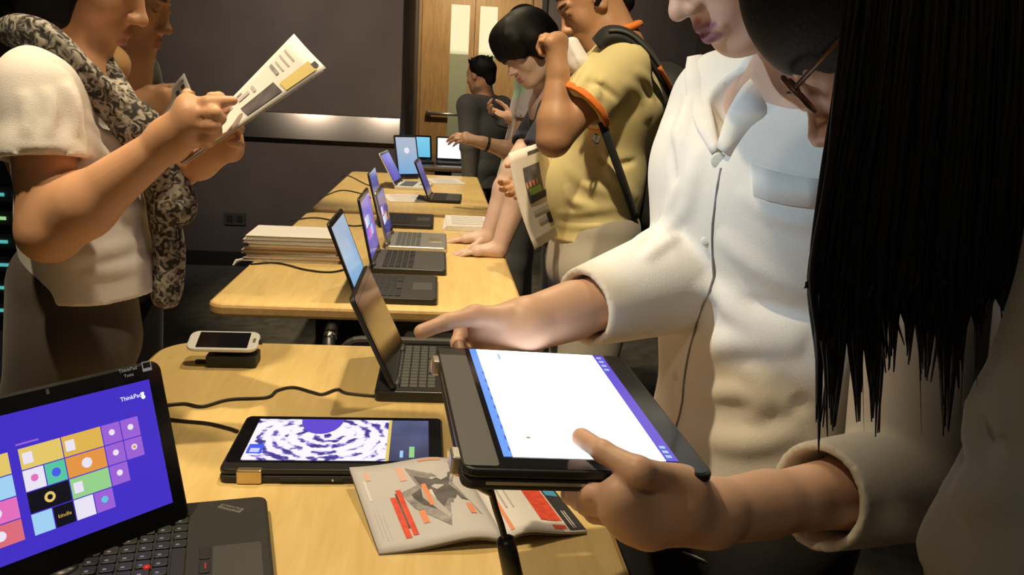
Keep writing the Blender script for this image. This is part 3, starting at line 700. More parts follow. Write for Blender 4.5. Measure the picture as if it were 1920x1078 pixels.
# magazine pile: each one a thing
rng = random.Random(3)
for i in range(7):
    z0 = TZ+.0008+i*.0118
    bx = empty('magazine', (-.455+rng.uniform(-.012, .012), 2.83+rng.uniform(-.008, .008), z0), rng.uniform(-.03, .03), 'magazine in the pile at the table edge' if i < 6 else 'topmost white magazine of the pile at the table edge', 'magazine', 'magazine pile')
    MB().rbox(.297, .212, .0085, .004, .0015, (0, 0, .0012)).build('pages', 'paper_warm' if i < 5 else 'paper', bx)
    MB().rbox(.302, .214, .0012, .003, .0004).build('cover', ['paper_warm', 'ink_pink', 'paper_grey'][i % 3], bx)
    MB().rbox(.302, .214, .0012, .003, .0004, (0, 0, .0100)).build('cover', ['paper_warm', 'paper_grey', 'ink_pink', 'paper_warm'][i % 4] if i < 6 else 'paper', bx)
    if i == 0: MB().tube([(-.15, -.10, .004), (-.168, -.118, .001), (-.176, -.13, -.012)], [.004, .006, .003], 6).build('page_corner', 'paper', bx)
q = onz(880, 425, TZ)
for i in range(3):
    bx = empty('leaflet_stack', (q[0]-.005+.004*i, q[1]+.02, TZ+.0008+i*.0075), .02*i-.03, 'white leaflets lying beside the leaning hands' , 'leaflet', 'leaflets beside the leaning hands')
    MB().rbox(.21, .297, .0068, .003, .001).build('pages', 'paper', bx)
    if i == 2: rects(bx, 'print', None, [(-.08+.0*k, -.11+k*.05, .06, -.09+k*.05, 'ink_light') for k in range(5)], .0072)
for (x, y, nm) in ((835, 340, 'white sheet of paper beside the blue-screened tablet'), (760, 372, 'white sheet of paper near the small black laptop')):
    q = onz(x, y, TZ)
    s = empty('paper_sheet', (q[0], q[1], TZ+.0008), .2, nm, 'paper'); MB().rbox(.21, .297, .002, .003, .0006).build('sheet', 'paper', s); rects(s, 'print', None, [(-.07, -.1+k*.06, .07, -.08+k*.06, 'ink_light') for k in range(4)], .0023)
q = (.2, 6.55)
s = empty('paper_sheet', (.1, 6.5, TZ+.0008), .1, 'white sheet of paper on the dark table', 'paper'); MB().rbox(.18, .1, .002, .003, .0006).build('sheet', 'paper', s)

# open magazine on the near table
def sheetfn(c, hump=None):
    c = [np.array(q, float) for q in c]                       # c = bottom-left, bottom-right, top-right, top-left
    def S(u, v):
        p = (1-u)*(1-v)*c[0]+u*(1-v)*c[1]+u*v*c[2]+(1-u)*v*c[3]
        if hump: p = p+np.array(hump(u, v))
        return p
    return S
def normal(S, u, v):
    e = 1e-3; a = S(u+e, v)-S(u-e, v); b = S(u, v+e)-S(u, v-e); return nz(np.cross(a, b))
def sheet(name, S, th, mats, parent, nu=14, nv=10):
    off = np.array(parent.location) if parent else np.zeros(3); v = []; f = []
    for s in (0, 1):
        for j in range(nv+1):
            for i in range(nu+1): u_, v_ = i/nu, j/nv; v.append(S(u_, v_)-normal(S, u_, v_)*th*s-off)
    n = (nu+1)*(nv+1)
    for j in range(nv):
        for i in range(nu):
            a = j*(nu+1)+i; f.append((a, a+1, a+nu+2, a+nu+1)); f.append((n+a, n+a+nu+1, n+a+nu+2, n+a+1))
    bd = [i for i in range(nu+1)]+[(j+1)*(nu+1)-1 for j in range(1, nv+1)]+[nv*(nu+1)+i for i in range(nu-1, -1, -1)]+[j*(nu+1) for j in range(nv-1, 0, -1)]
    for a, b in zip(bd, bd[1:]+bd[:1]): f.append((b, a, n+a, n+b))
    return mk(name, v, f, mats, parent, None, True)
def prints(name, S, L, parent, h=.0005, world=True):
    """flat print on a sheet: rectangles u0,v0,u1,v1 or polygons in sheet coordinates"""
    off = np.array(parent.location) if world else np.zeros(3); mb = MB(); mats = []
    for k, it in enumerate(L):
        m = it[-1]
        if m not in mats: mats.append(m)
        hh = h+.00012*(k % 4)
        if len(it) == 5:
            u0, v0, u1, v1 = it[:4]; nu, nv = max(1, int(abs(u1-u0)*12)), max(1, int(abs(v1-v0)*10)); vv = []; ff = []
            for j in range(nv+1):
                for i in range(nu+1):
                    a, b = u0+(u1-u0)*i/nu, v0+(v1-v0)*j/nv; vv.append(S(a, b)+normal(S, a, b)*hh-off)
            for j in range(nv):
                for i in range(nu): a = j*(nu+1)+i; ff.append((a, a+1, a+nu+2, a+nu+1))
            mb.add(vv, ff, mats.index(m))
        else:
            vv = [S(a, b)+normal(S, a, b)*hh-off for a, b in it[0]]; mb.add(vv, [tuple(range(len(vv)))], mats.index(m))
    return mb.build(name, mats, parent)
Z1 = TZ+.011
mg = empty('open_magazine', (*onz(900, 960, TZ)[:2], TZ+.0005), 0, 'open glossy magazine with red boxes and a dark star-shaped picture', 'magazine')
lc = [onz(711, 1036, TZ+.004), onz(948, 1012, Z1), onz(862, 866, TZ+.03), onz(655, 876, TZ+.0285)]
SL = sheetfn(lc, lambda u, v: (0, 0, .010*math.sin(math.pi*min(1, max(0, u))**2.2)))
sheet('left_page', SL, .003, 'paper_grey', mg)
rcn = [onz(948, 1012, Z1), onz(1101, 996, TZ+.004), onz(1020, 895, TZ+.006), onz(862, 866, TZ+.03)]
SR = sheetfn(rcn, lambda u, v: (0, 0, .010*math.sin(math.pi*min(1, max(0, 1-u))**2.2)))
sheet('right_page', SR, .003, 'paper', mg)
for S_, nm in ((SL, 'page_block'), (SR, 'page_block')):
    Sb = (lambda S2: (lambda u, v: S2(u, v)-np.array((0, 0, .0034))))(S_); sheet(nm, Sb, .003, 'ink_dark', mg)
star = [(.42, .93), (.60, .80), (.86, .94), (.78, .62), (.95, .22), (.72, .38), (.60, .10), (.50, .42), (.34, .46), (.44, .66)]
prints('print', SL, [([(.40, .40), (.62, .14), (.70, .40), (.92, .26), (.80, .64), (.90, .86), (.64, .78), (.46, .90), (.50, .66), (.34, .60)], 'ink_grey'),
    ([(.44, .45), (.60, .32), (.70, .45), (.86, .42), (.76, .62), (.84, .80), (.64, .70), (.50, .78), (.53, .62), (.42, .56)], 'ink_dark'),
    ([(.5, .50), (.63, .22), (.66, .25), (.58, .52), (.56, .62), (.52, .62)], 'ink_light'),
    (.53, .40, .57, .66, 'ink_orange'), (.575, .34, .60, .58, 'paper'), (.24, .10, .29, .56, 'ink_red'), (.305, .12, .35, .64, 'ink_red'), (.29, .2, .305, .6, 'ink_dark'),
    (.86, .74, .93, .94, 'ink_red'), (.38, .74, .44, .92, 'ink_pink'), (.42, .22, .47, .36, 'ink_orange'), (.82, .26, .87, .38, 'ink_orange'),
    (.07, .55, .09, .80, 'paper'), (.10, .80, .14, .90, 'ink_pink'), (.07, .12, .075, .44, 'ink_light'), (.10, .10, .105, .44, 'ink_light'), (.13, .10, .135, .40, 'ink_light'),
    (.60, .955, .80, .975, 'ink_orange')], mg)
prints('print', SR, [(.72, .0, .98, .18, 'paper'), (.80, .02, 1.0, 1.0, 'ink_black'), (.52, .16, .78, 1.0, 'ink_red'), (.82, .60, .97, .95, 'ink_blue'),
    (.62, .04, .78, .10, 'ink_red'), (.10, .05, .14, .8, 'ink_orange'), (.62, .3, .66, .8, 'ink_pink'), (.18, .3, .2, .8, 'ink_light'), (.26, .3, .28, .8, 'ink_light')]
    +[(.83+.03*k, .06, .845+.03*k, .34, 'paper_grey') for k in range(5)], mg)

# black chair drawn up to the second table
ch = empty('arm_chair', (-.02, 2.16, 0), 0, 'black armchair with curved arm tucked between the two maple tables', 'chair')
MB().rbox(.46, .44, .06, .08, .02, (0, .16, .43)).build('seat', 'black_matte', ch)
Mb = Matrix.Translation((0, -.085, .56)) @ Matrix.Rotation(math.radians(92), 4, 'X')
MB().rbox(.44, .26, .03, .06, .01, (0, .0, -.015), M=Mb).build('backrest', 'black_matte', ch)
for s in (-1, 1):
    MB().tube(spline([(s*.2, .26, .46), (s*.245, .28, .60), (s*.245, .18, .675), (s*.245, .02, .68), (s*.24, -.07, .64), (s*.2, -.08, .56)], 6), .016, 10).build('armrest', 'black_plastic', ch, True)
    MB().tube([(s*.245, -.02, .672), (s*.243, -.045, .662)], .0185, 10).build('arm_ferrule', 'chrome', ch, True)
    MB().tube(spline([(s*.2, .34, .44), (s*.22, .36, .2), (s*.22, .35, .02)], 5), .014, 8).build('leg', 'black_plastic', ch, True)
    MB().tube(spline([(s*.2, -.02, .44), (s*.22, -.06, .2), (s*.22, -.08, .02)], 5), .014, 8).build('leg', 'black_plastic', ch, True)

# rack with teal lights far at the side
rk = empty('equipment_rack', (-1.56, 3.05, 0), 0, 'dark equipment rack with rows of teal lights behind the woman in white', 'rack')
MB().box((0, .2, .5), (.42, .36, 1.0)).build('cabinet', 'black_matte', rk)
for i in range(6):
    z = .46+i*.082
    MB().rbox(.40, .03, .05, .006, .003, (0, .012, z-.025)).build('rack_unit', 'grey_deck', rk)
    mb = MB()
    for s in range(3): mb.tube([(.17-s*.09, -.006, z), (.115-s*.09, -.006, z)], .010 if s == 0 else .006, 8)
    mb.build('light_bar', 'teal_light' if i != 4 else 't_green', rk, True)
MB().box((0, .012, .2), (.40, .02, .36)).build('lower_panel', 'light_deck', rk)
# ------------------------------------------------------------------ people
def head(c, f, u, sc_=1., lipw=.022, nose=1.):
    """skull, jaw, nose, lips, eyes, ears; returns items, lip items and a local-to-world function (side, forward, up)"""
    f = nz(f); u = np.array(u, float); u = nz(u-f*(u@f)); s = np.cross(f, u); c = np.array(c, float)
    L = lambda a, b, d: c+(s*a+f*b+u*d)*sc_
    ax = np.stack((s, f, u)); E = lambda p, r, k=.01, op='u': el(L(*p), np.array(r)*sc_, ax, k*sc_, op)
    R = lambda a, b, ra, rb, k=.008, op='u': rc(L(*a), L(*b), ra*sc_, rb*sc_, k*sc_, op)
    it = [E((0, -.014, .032), (.074, .094, .082)), E((0, .024, -.022), (.062, .064, .086), .03), E((0, .040, -.080), (.043, .044, .032), .03), E((0, .072, -.099), (.018, .014, .015), .02)]
    for q in (-1, 1):
        it += [E((q*.036, .056, -.028), (.024, .024, .03), .02), R((q*.045, .0, -.075), (q*.02, .06, -.098), .018, .016, .025), R((q*.01, .085, .03), (q*.046, .074, .028), .007, .006, .012),
               E((q*.032, .096, .008), (.019, .016, .013), .012, 's'), E((q*.032, .0745, .007), (.0145, .0145, .0125), .004)]
        it += [E((q*.075, -.006, -.008), (.008, .020, .031), .008), E((q*.0815, -.002, -.006), (.004, .011, .02), .004, 's')]
    it += [R((0, .084, .012), (0, .104*1., -.026), .0075, .009, .014), E((0, .108*nose**.5, -.032), (.0105, .011, .0095), .008), E((-.0115, .098, -.036), (.0075, .011, .0075), .007), E((.0115, .098, -.036), (.0075, .011, .0075), .007)]
    it += [E((-.006, .104, -.044), (.0035, .005, .004), .003, 's'), E((.006, .104, -.044), (.0035, .005, .004), .003, 's')]
    it += [E((0, .078, -.062), (.03, .016, .022), .015)]
    lips = [R((-lipw, .088, -.0655), (0, .0975, -.0600), .0035, .0060, .005), R((lipw, .088, -.0655), (0, .0975, -.0600), .0035, .0060, .005), R((-lipw*.8, .087, -.0715), (0, .0950, -.0735), .004, .0072, .005), R((lipw*.8, .087, -.0715), (0, .0950, -.0735), .004, .0072, .005)]
    it += lips
    it += [R((-lipw*.8, .099, -.0668), (lipw*.8, .099, -.0668), .0018, .0018, .003, 's')]
    reg = [E((0, .090, -.0612), (lipw*.95, .022, .0062)), E((0, .090, -.0735), (lipw*.9, .022, .0080))]
    brows = [R((q*.016, .092, .030), (q*.047, .079, .033), .006, .004) for q in (-1, 1)]
    lash = [R((q*.022, .088, .0005), (q*.044, .082, .0005), .0028, .0028) for q in (-1, 1)]
    return it, reg, brows+lash, L
def hand(Wp, K, chains, thumb, pw=.017, k=.014):
    """palm as struts wrist-knuckle, each finger its own chain of joints"""
    it = []
    for i, q in enumerate(K): it.append(rc(Wp, q, .0185, .0125 if i < 3 else .0115, .022))
    for i in range(len(K)-1): it.append(rc(K[i], K[i+1], .0115, .0115, .016))
    fr = [(.0100, .0090, .0082, .0068), (.0102, .0092, .0084, .007), (.0098, .0088, .0080, .0066), (.0086, .0077, .0070, .0058)]
    fin = []
    for i, c in enumerate(chains):
        pts = [K[i]]+list(c); r = fr[i]
        fin.append(grp([rc(pts[j], pts[j+1], r[min(j, 3)], r[min(j+1, 3)], .004) for j in range(len(pts)-1)], .0035))
    it += fin
    tr = (.0175, .0145, .0122, .0088); tp = [Wp+(np.array(thumb[0])-Wp)*.15]+list(thumb)
    it += [rc(tp[j], tp[j+1], tr[min(j, 3)], tr[min(j+1, 3)], .006) for j in range(len(tp)-1)]
    return it
def autohand(Wp, d, n, right, curl=(.35, .5, .35), s=1., spread=.08, th=None, curls=None):
    d = nz(d); n = np.array(n, float); n = nz(n-d*(n@d)); t = np.cross(d, n)*(1 if right else -1); Wp = np.array(Wp, float)
    pos = [(.026, .088), (.008, .092), (-.010, .088), (-.026, .079)]; ln = [(.043, .026, .020), (.047, .029, .021), (.043, .027, .020), (.034, .020, .018)]
    K = []; ch = []
    for i, (a, b) in enumerate(pos):
        k0 = Wp+(d*b+t*a)*s; K.append(k0); dd = nz(d+t*spread*(1.2-.8*i)); a_ = 0.; p = k0; c = []
        for j, l in enumerate(ln[i]):
            a_ += (curls[i] if curls else curl)[j]; p = p+(dd*math.cos(a_)+n*math.sin(a_))*l*s; c.append(p)
        ch.append(c)
    th = th or ((.5, .75, .3), (.85, .45, .25), (.95, .15, .2)); p = Wp+(d*.018+t*.016+n*.006)*s; tp = [p]
    for q, l in zip(th, (.042, .032, .026)): p = p+nz(d*q[0]+t*q[1]+n*q[2])*l*s; tp.append(p)
    return hand(Wp, K, ch, tp)
def arm(sh, elb, wr, r=(.046, .038, .025)):
    sh, elb, wr = map(np.array, (sh, elb, wr)); fm = elb+(wr-elb)*.28
    return [rc(sh, elb, r[0], r[1]*1.02, .02), rc(elb, fm, r[1], r[1]*1.08, .02), rc(fm, wr, r[1]*1.08, r[2], .02)]
def sleeve(a, b, ra, rb, frac, inner, k=.02, roll=None):
    """cloth tube round an arm from a towards b, open at its end"""
    a = np.array(a, float); b = np.array(b, float); e = a+(b-a)*frac; d = nz(b-a)
    it = [rc(a, e+d*.03, ra, rb, .0)]
    if roll: it.append(rc(e-d*.012, e-d*.004, rb*1.05, rb*1.05, .008))
    it += [cut(e, d), dict(rc(e-d*.05, e+d*.06, inner*.9, inner, .004), op='s')]
    return grp(it, k)
def legs(hipL, hipR, kL, kR, aL, aR, r=(.09, .066, .052), waist=None, side=None, top=None, wr=.10):
    it = [ec(top, (np.array(hipL)+hipR)/2, wr, wr*1.08, side, 1.5, .05)] if top is not None else []
    for h, k_, a in ((hipL, kL, aL), (hipR, kR, aR)): it += [rc(h, k_, r[0], r[1], .03), rc(k_, a, r[1], r[2], .03)]
    return it
def shoe(name, ank, d, parent):
    d = nz((d[0], d[1], 0)); a = np.array(ank, float); g = np.array((a[0], a[1], 0)); s = np.array((-d[1], d[0], 0)); ax = np.stack((s, d, (0, 0, 1.)))
    it = [el(g+d*.06+(0, 0, .035), (.045, .135, .040), ax, .02), rc(g+(0, 0, .05), g+(0, 0, .10), .045, .045, .03), cut(g+(0, 0, .004), (0, 0, -1))]
    return soft(name, it, .008, 'shoe', parent)
def mid(a, b, t=.5): return np.array(a, float)*(1-t)+np.array(b, float)*t
def standard_legs(e, base, side, fwd, hipz, mat, h=.012, gap=.095, step=.03, top=None, r=(.09, .066, .052), wr=.11, kneef=.02, back=0.):
    b = np.array(base, float); s = nz((side[0], side[1], 0)); f = nz((fwd[0], fwd[1], 0)); up = np.array((0, 0, 1.))
    hL, hR = b+s*gap+up*(hipz-.06), b-s*gap+up*(hipz-.06)
    aL, aR = b+s*(gap+.02)+f*(step-back)+up*.07, b-s*(gap+.02)-f*(step+back)+up*.07
    kL, kR = mid(hL, aL)+f*(kneef-back*.25), mid(hR, aR)+f*(kneef-back*.25)
    it = legs(hL, hR, kL, kR, aL, aR, r, None, s, b+up*(top if top else hipz+.10), wr)
    it += [cut(b+up*.05, (0, 0, -1))]
    soft('trousers', it, h, mat, e); shoe('shoe', aL, f, e); shoe('shoe', aR, f, e)
UP = np.array((0, 0, 1.))
def torso_items(hem, waist, chest, shL, shR, neck, side, rh, rw, rch, wide=1.45, shr=.052):
    return [ec(hem, waist, rh, rw, side, wide, .05), ec(waist, chest, rw, rch, side, wide, .05), ec(chest, mid(mid(shL, shR), chest, .15), rch, rch*.75, side, wide*1.1, .05), rc(shL, mid(shL, shR), shr, shr*1.15, .05), rc(shR, mid(shL, shR), shr, shr*1.15, .05), rc(mid(shL, shR), neck, .062, .052, .04)]

# ---- woman in the white T-shirt with the patterned scarf
YW = 1.42
we = empty('person', (-.60, YW, 0), 0, 'woman in a white T-shirt and patterned scarf reading a brochure', 'person')
F1 = nz((.94, .33, 0)); S1 = np.array((F1[1], -F1[0], 0)); S1 = -S1 if S1[1] > 0 else S1      # S1 points to her right (towards the lens)
hc = P(150, -66, YW)
hi, lip, dark, HL = head(hc, (.89, .12, -.43), (.43, 0, .90), 1., .02)
shR = P(75, 172, 1.27); shL = np.array((shR[0]-.06, 1.55, shR[2]))
elb = P(92, 435, 1.235); wr = P(318, 262, 1.215)
elbL = np.array((-.60, 1.57, 1.04)); wrL = P(372, 300, 1.36)
nb = np.array((hc[0]-.035, YW, 1.31)); chest = P(128, 250, YW); waist = P(158, 420, YW); hem = P(172, 545, YW)
K = [P(352, 197, 1.19), P(358, 214, 1.18), P(357, 236, 1.18), P(350, 257, 1.19)]
Cc = [[P(392, 192, 1.175), P(415, 191, 1.18), P(437, 189, 1.19)], [P(402, 212, 1.165), P(412, 222, 1.18), P(398, 230, 1.195)], [P(400, 236, 1.165), P(405, 246, 1.18), P(388, 252, 1.195)], [P(388, 258, 1.175), P(393, 266, 1.185), P(378, 272, 1.2)]]
Th = [P(335, 232, 1.235), P(362, 228, 1.255), P(385, 222, 1.265), P(402, 216, 1.262)]
body = hi+[rc(HL(0, -.03, -.05), nb, .050, .052, .03), ec(nb-.06*UP, chest, .07, .085, S1, 1.4, .05), ec(chest, waist, .085, .08, S1, 1.4, .05), rc(shR, nb-.05*UP, .045, .05, .04), rc(shL, nb-.05*UP, .045, .05, .04)]
body += arm(shR, elb, wr, (.043, .039, .024))+arm(shL, elbL, wrL, (.043, .036, .024))+hand(wr, K, Cc, Th)
body += autohand(wrL, P(425, 250, 1.31)-wrL, (.1, -1, .3), False, (.3, .5, .4))
soft('body', body, .004, ['skin_warm', 'lips', 'hair_black'], we, [(l, 1) for l in lip]+[(l, 2) for l in dark])
sh_items = torso_items(hem, waist, chest, shL+(0, 0, -.012), shR+(0, 0, -.012), nb-.03*UP, S1, .098, .086, .080, 1.5, .050)
sh_items += [el(chest+F1*.062+S1*.065-.03*UP, (.048, .055, .052), None, .05), el(chest+F1*.062-S1*.065-.03*UP, (.048, .055, .052), None, .05), el(mid(waist, hem, .7)+F1*.03, (.085, .12, .06), None, .05)]
sh_items += [sleeve(shR+.008*UP, elb, .056, .060, .50, .051, .03, True), sleeve(shL, elbL, .056, .058, .5, .050, .03, True)]
sh_items += [dict(rc(nb+.0*UP+F1*.02, nb+.12*UP+F1*.05, .050, .062, .01), op='s')]
creases(sh_items, 1.1, 1.7, [(((152, 215), (185, 250), (235, 262)), .008, .010), (((150, 245), (190, 285), (235, 300)), .007, .010), (((118, 150), (140, 200), (148, 262)), .008, .009), (((155, 330), (205, 300), (255, 285)), .008, .012),
    (((110, 490), (200, 470), (275, 440)), .008, .011), (((150, 512), (220, 505), (288, 485)), .007, .010), (((190, 410), (240, 385), (285, 395)), .008, .012), (((45, 165), (55, 215), (48, 262)), .006, .009), (((85, 160), (95, 210), (88, 262)), .006, .008),
    (((215, 340), (240, 400), (235, 455)), .006, .010), (((170, 230), (205, 235), (245, 228)), -.006, .007), (((165, 360), (220, 345), (270, 330)), -.006, .008), (((20, 283), (80, 287), (145, 283)), -.003, .004)])
sh_items.append(cut(P(170, 535, YW), (0.02, 0, -1)))
soft('t_shirt', sh_items, .0045, 'tee_white', we)
standard_legs(we, (hem[0]-.03, YW, 0), S1, F1, .93, 'trouser_brown', .009, .080, .0, .955, (.082, .064, .055), .096, .0, .20)
MB().tube(spline([P(212, 545, 1.325), P(225, 580, 1.318), P(200, 610, 1.315), P(180, 618, 1.31)], 5), .004, 6).build('pocket_seam', 'trouser_black', we, True)
hair = [el(HL(0, -.022, .04), (.088, .100, .088), np.stack((np.cross(nz((.9, .03, -.43)), UP), nz((.9, .03, -.43)), nz((.43, 0, .9)))), .02),
        ec(HL(-.062, -.03, .0), HL(-.066, .0, -.085), .035, .022, nz((.9, 0, -.43)), 1.7, .03), ec(HL(.062, -.03, .0), HL(.066, .0, -.085), .035, .022, nz((.9, 0, -.43)), 1.7, .03),
        ec(HL(0, -.07, .0), HL(0, -.075, -.10), .06, .035, S1, 1.3, .04)]
for q in np.linspace(-.05, .03, 6): hair += [fold([HL(.09, q, .05), HL(.098, q+.01, -.04), HL(.09, q+.02, -.1)], .004, .006)]
hair += [el(HL(0, .075, -.03), (.058, .05, .085), np.stack((np.cross(nz((.9, .03, -.43)), UP), nz((.9, .03, -.43)), nz((.43, 0, .9)))), .01, 's')]
soft('hair', hair, .005, 'hair_black', we)
# scarf round the neck and down the front
def sp(x, y, Y): return P(x, y, Y)
A = spline([sp(10, 62, 1.33), sp(45, 58, 1.28), sp(95, 80, 1.27), sp(150, 140, 1.285), sp(205, 190, 1.31), sp(240, 222, 1.32), sp(268, 258, 1.335)], 4)
B_ = spline([sp(30, 60, 1.55), sp(120, 60, 1.53), sp(170, 95, 1.47), sp(205, 150, 1.42), sp(235, 205, 1.38), sp(268, 258, 1.345)], 4)
C_ = spline([sp(268, 255, 1.34), sp(290, 300, 1.345), sp(318, 350, 1.355), sp(330, 400, 1.36)], 4)
D_ = spline([sp(262, 262, 1.36), sp(300, 330, 1.38), sp(305, 400, 1.385), sp(318, 470, 1.385), sp(310, 560, 1.385)], 4)
scf = []
for c_, r0, r1 in ((A, .013, .017), (B_, .015, .016), (C_, .015, .022), (D_, .012, .017)):
    n = len(c_)
    for i in range(n-1): scf.append(ec(c_[i], c_[i+1], r0+(r1-r0)*i/n, r0+(r1-r0)*(i+1)/n, np.cross(c_[i+1]-c_[i], (0, 1, .2)), 1.35, .012))
scf += [el(sp(262, 240, 1.325), (.032, .028, .036), None, .015), el(sp(330, 385, 1.36), (.028, .03, .026), None, .01)]
for c_ in (A, B_, C_, D_):
    for o_ in (-.018, .0, .017):
        scf.append(fold([q+np.array((o_*.5, -.02, o_)) for q in c_[::3]], .005, .006))
soft('scarf', scf, .0045, 'scarf', we)
# her brochure
br = empty('brochure', P(460, 200, 1.2), 0, 'long folded brochure with grey text held by the woman in white', 'brochure')
Sb = sheetfn([P(341, 307, 1.225), P(611, 127, 1.13), P(551, 63, 1.235), P(330, 292, 1.31)], lambda u, v: (0, -.01*math.sin(math.pi*v), 0))
sheet('front_sheet', Sb, .0008, 'paper', br, 12, 8)
Sb2 = sheetfn([P(346, 308, 1.228), P(606, 133, 1.135), P(551, 65, 1.245), P(325, 294, 1.325)], lambda u, v: (0, .012*math.sin(math.pi*v)+.001, 0)); sheet('back_sheet', Sb2, .0008, 'paper_warm', br, 12, 8)
prints('print', Sb, [(.50, .10, .74, .42, 'ink_dark'), (.76, .06, .96, .30, 'ink_yellow'), (.955, .10, .985, .22, 'ink_dark'), (.78, .50, .80, .82, 'ink_grey'), (.82, .48, .83, .80, 'ink_light'), (.86, .48, .87, .85, 'ink_light'), (.90, .5, .91, .85, 'ink_light'),
    (.52, .62, .60, .72, 'ink_light'), (.50, .80, .56, .86, 'ink_grey'), (.42, .62, .47, .75, 'ink_light'), (.62, .55, .64, .75, 'ink_light'), (.05, .1, .3, .3, 'ink_pink')], br, .001)

# ---- person in black behind her
be = empty('person', (-.80, 2.12, 0), 0, 'person in a black jacket holding a leaflet behind the woman in white', 'person')
F2 = nz((.95, -.1, 0)); S2 = np.array((-F2[1], F2[0], 0)); S2 = np.array((F2[1], -F2[0], 0))
hc = P(238, 0, 2.12); hi, lip, dark, HL = head(hc, (.93, -.1, -.3), (.3, 0, .95))
shR = np.array((-.80, 1.98, 1.30)); shL = np.array((-.78, 2.28, 1.30)); nb = np.array((-.76, 2.12, 1.34))
elb = P(205, 290, 1.98); wr = P(236, 200, 2.0); elbL = np.array((-.74, 2.35, 1.05)); wrL = P(250, 300, 2.2)
ch_, wa_, hm_ = np.array((-.79, 2.12, 1.16)), np.array((-.80, 2.12, 1.0)), np.array((-.80, 2.12, .82))
body = hi+[rc(HL(0, -.03, -.05), nb, .05, .052, .03), ec(nb-.05*UP, wa_, .075, .075, S2, 1.3, .05), rc(shR, nb-.04*UP, .04, .045, .04), rc(shL, nb-.04*UP, .04, .045, .04)]
body += arm(shR, elb, wr)+arm(shL, elbL, wrL)+autohand(wr, (.9, .15, .1), (0, .9, .2), True, (.5, .7, .4), .95, .03, ((.8, .3, .4), (.95, .1, .3), (1, 0, .2)))+autohand(wrL, (.9, -.1, .2), (0, -1, .1), False)
soft('body', body, .006, ['skin_warm', 'lips', 'hair_black'], be, [(l, 1) for l in lip]+[(l, 2) for l in dark])
jk = torso_items(hm_, wa_, ch_, shL, shR, nb-.02*UP, S2, .105, .10, .108, 1.4, .06)+[sleeve(shR, elb, .068, .058, 1.0, .04, .03), sleeve(elb, wr, .058, .043, .92, .034, .03), sleeve(shL, elbL, .066, .056, 1.0, .04, .03), sleeve(elbL, wrL, .056, .043, .92, .034, .03)]
for i in range(4): jk.append(fold([shR+(.03*i-.02, -.06, -.05), shR+(.02*i+.02, -.08, -.22)], .006, .012))
jk += [dict(rc(nb-.02*UP, nb+.12*UP, .056, .07, .01), op='s'), cut(hm_, (0, 0, -1))]
soft('jacket', jk, .008, 'jacket_black', be)
soft('scarf', [rc(P(185, 85, 1.96), P(207, 120, 1.94), .028, .036, .02), rc(P(207, 120, 1.94), P(212, 150, 1.95), .036, .026, .02), fold([P(190, 95, 1.92), P(210, 150, 1.91)], .006, .006)], .005, 'tan_cloth', be)
standard_legs(be, (-.80, 2.12, 0), S2, F2, .9, 'trouser_black', .014)
soft('hair', [el(HL(0, -.025, .04), (.09, .102, .09), None, .02), rc(HL(-.06, -.04, 0), HL(-.06, -.05, -.12), .04, .03, .03), rc(HL(.06, -.04, 0), HL(.06, -.05, -.12), .04, .03, .03), rc(HL(0, -.08, 0), HL(0, -.09, -.13), .06, .04, .03), el(HL(0, .085, -.03), (.062, .062, .095), None, .01, 's')], .007, 'hair_dark', be)
lf = empty('leaflet', P(340, 190, 2.0), 0, 'small grey leaflet with black symbols held by the person in black', 'leaflet')
Sf = sheetfn([P(298, 235, 1.96), P(385, 235, 1.94), P(346, 137, 2.0), P(288, 205, 2.03)])
Sf = sheetfn([P(300, 240, 1.97), P(376, 212, 1.93), P(345, 137, 2.0), P(293, 196, 2.04)])
sheet('sheet', Sf, .001, 'paper_grey', lf, 6, 6); prints('print', Sf, [(.70, .45, .82, .62, 'ink_black'), (.62, .66, .72, .78, 'ink_dark'), (.8, .72, .9, .8, 'ink_dark'), (.76, .28, .86, .36, 'ink_dark'), (.86, .86, .93, .9, 'ink_grey')], lf, .001)

# ---- man in the yellow T-shirt with backpack
YM = 2.55
me_ = empty('person', (.53, YM, 0), 0, 'man in a pale yellow T-shirt with orange trim, fist raised to his face', 'person')
F3 = nz((-.96, -.15, 0)); S3 = np.array((F3[1], -F3[0], 0)); S3 = np.array((-F3[1], F3[0], 0))    # S3 = his left, towards the lens
hc = P(1106, 4, YM); hf = nz((-.80, -.12, -.56)); hi, lip, dark, HL = head(hc, hf, (-.56, 0, .8))
shL = P(1165, 120, 2.38); shR = np.array((.52, 2.74, shL[2]+.01)); nb = P(1160, 62, YM)
elb = P(1038, 262, 2.30); wr = P(1046, 138, 2.33); elbR = P(1060, 290, 2.78); wrR = P(1012, 330, 2.62)
ch_ = P(1150, 200, YM); wa_ = P(1120, 340, YM); hm_ = P(1108, 460, YM)
fd = UP*1.; fist = autohand(wr, nz((-.1, .1, 1)), (-.6, .7, -.1), False, None, 1., .02, ((.5, .6, .6), (.6, .1, .8), (.2, -.6, .8)), [(1.3, 1.3, .9)]*4)
body = hi+[rc(HL(0, -.03, -.05), nb-.02*UP, .056, .060, .03), ec(nb-.08*UP, wa_, .085, .085, S3, 1.4, .05), rc(shL, nb-.06*UP, .05, .055, .04), rc(shR, nb-.06*UP, .05, .055, .04)]
body += arm(shL, elb, wr, (.051, .043, .029))+arm(shR, elbR, wrR, (.05, .042, .028))+fist+autohand(wrR, (-.6, -.3, -.3), (-.2, -.9, .2), True, (.4, .5, .4))
soft('body', body, .005, ['skin_tan', 'lips', 'hair_black'], me_, [(l, 1) for l in lip]+[(l, 2) for l in dark])
ts = torso_items(hm_, wa_, ch_, shL, shR, nb-.03*UP, S3, .130, .122, .128, 1.36, .066)
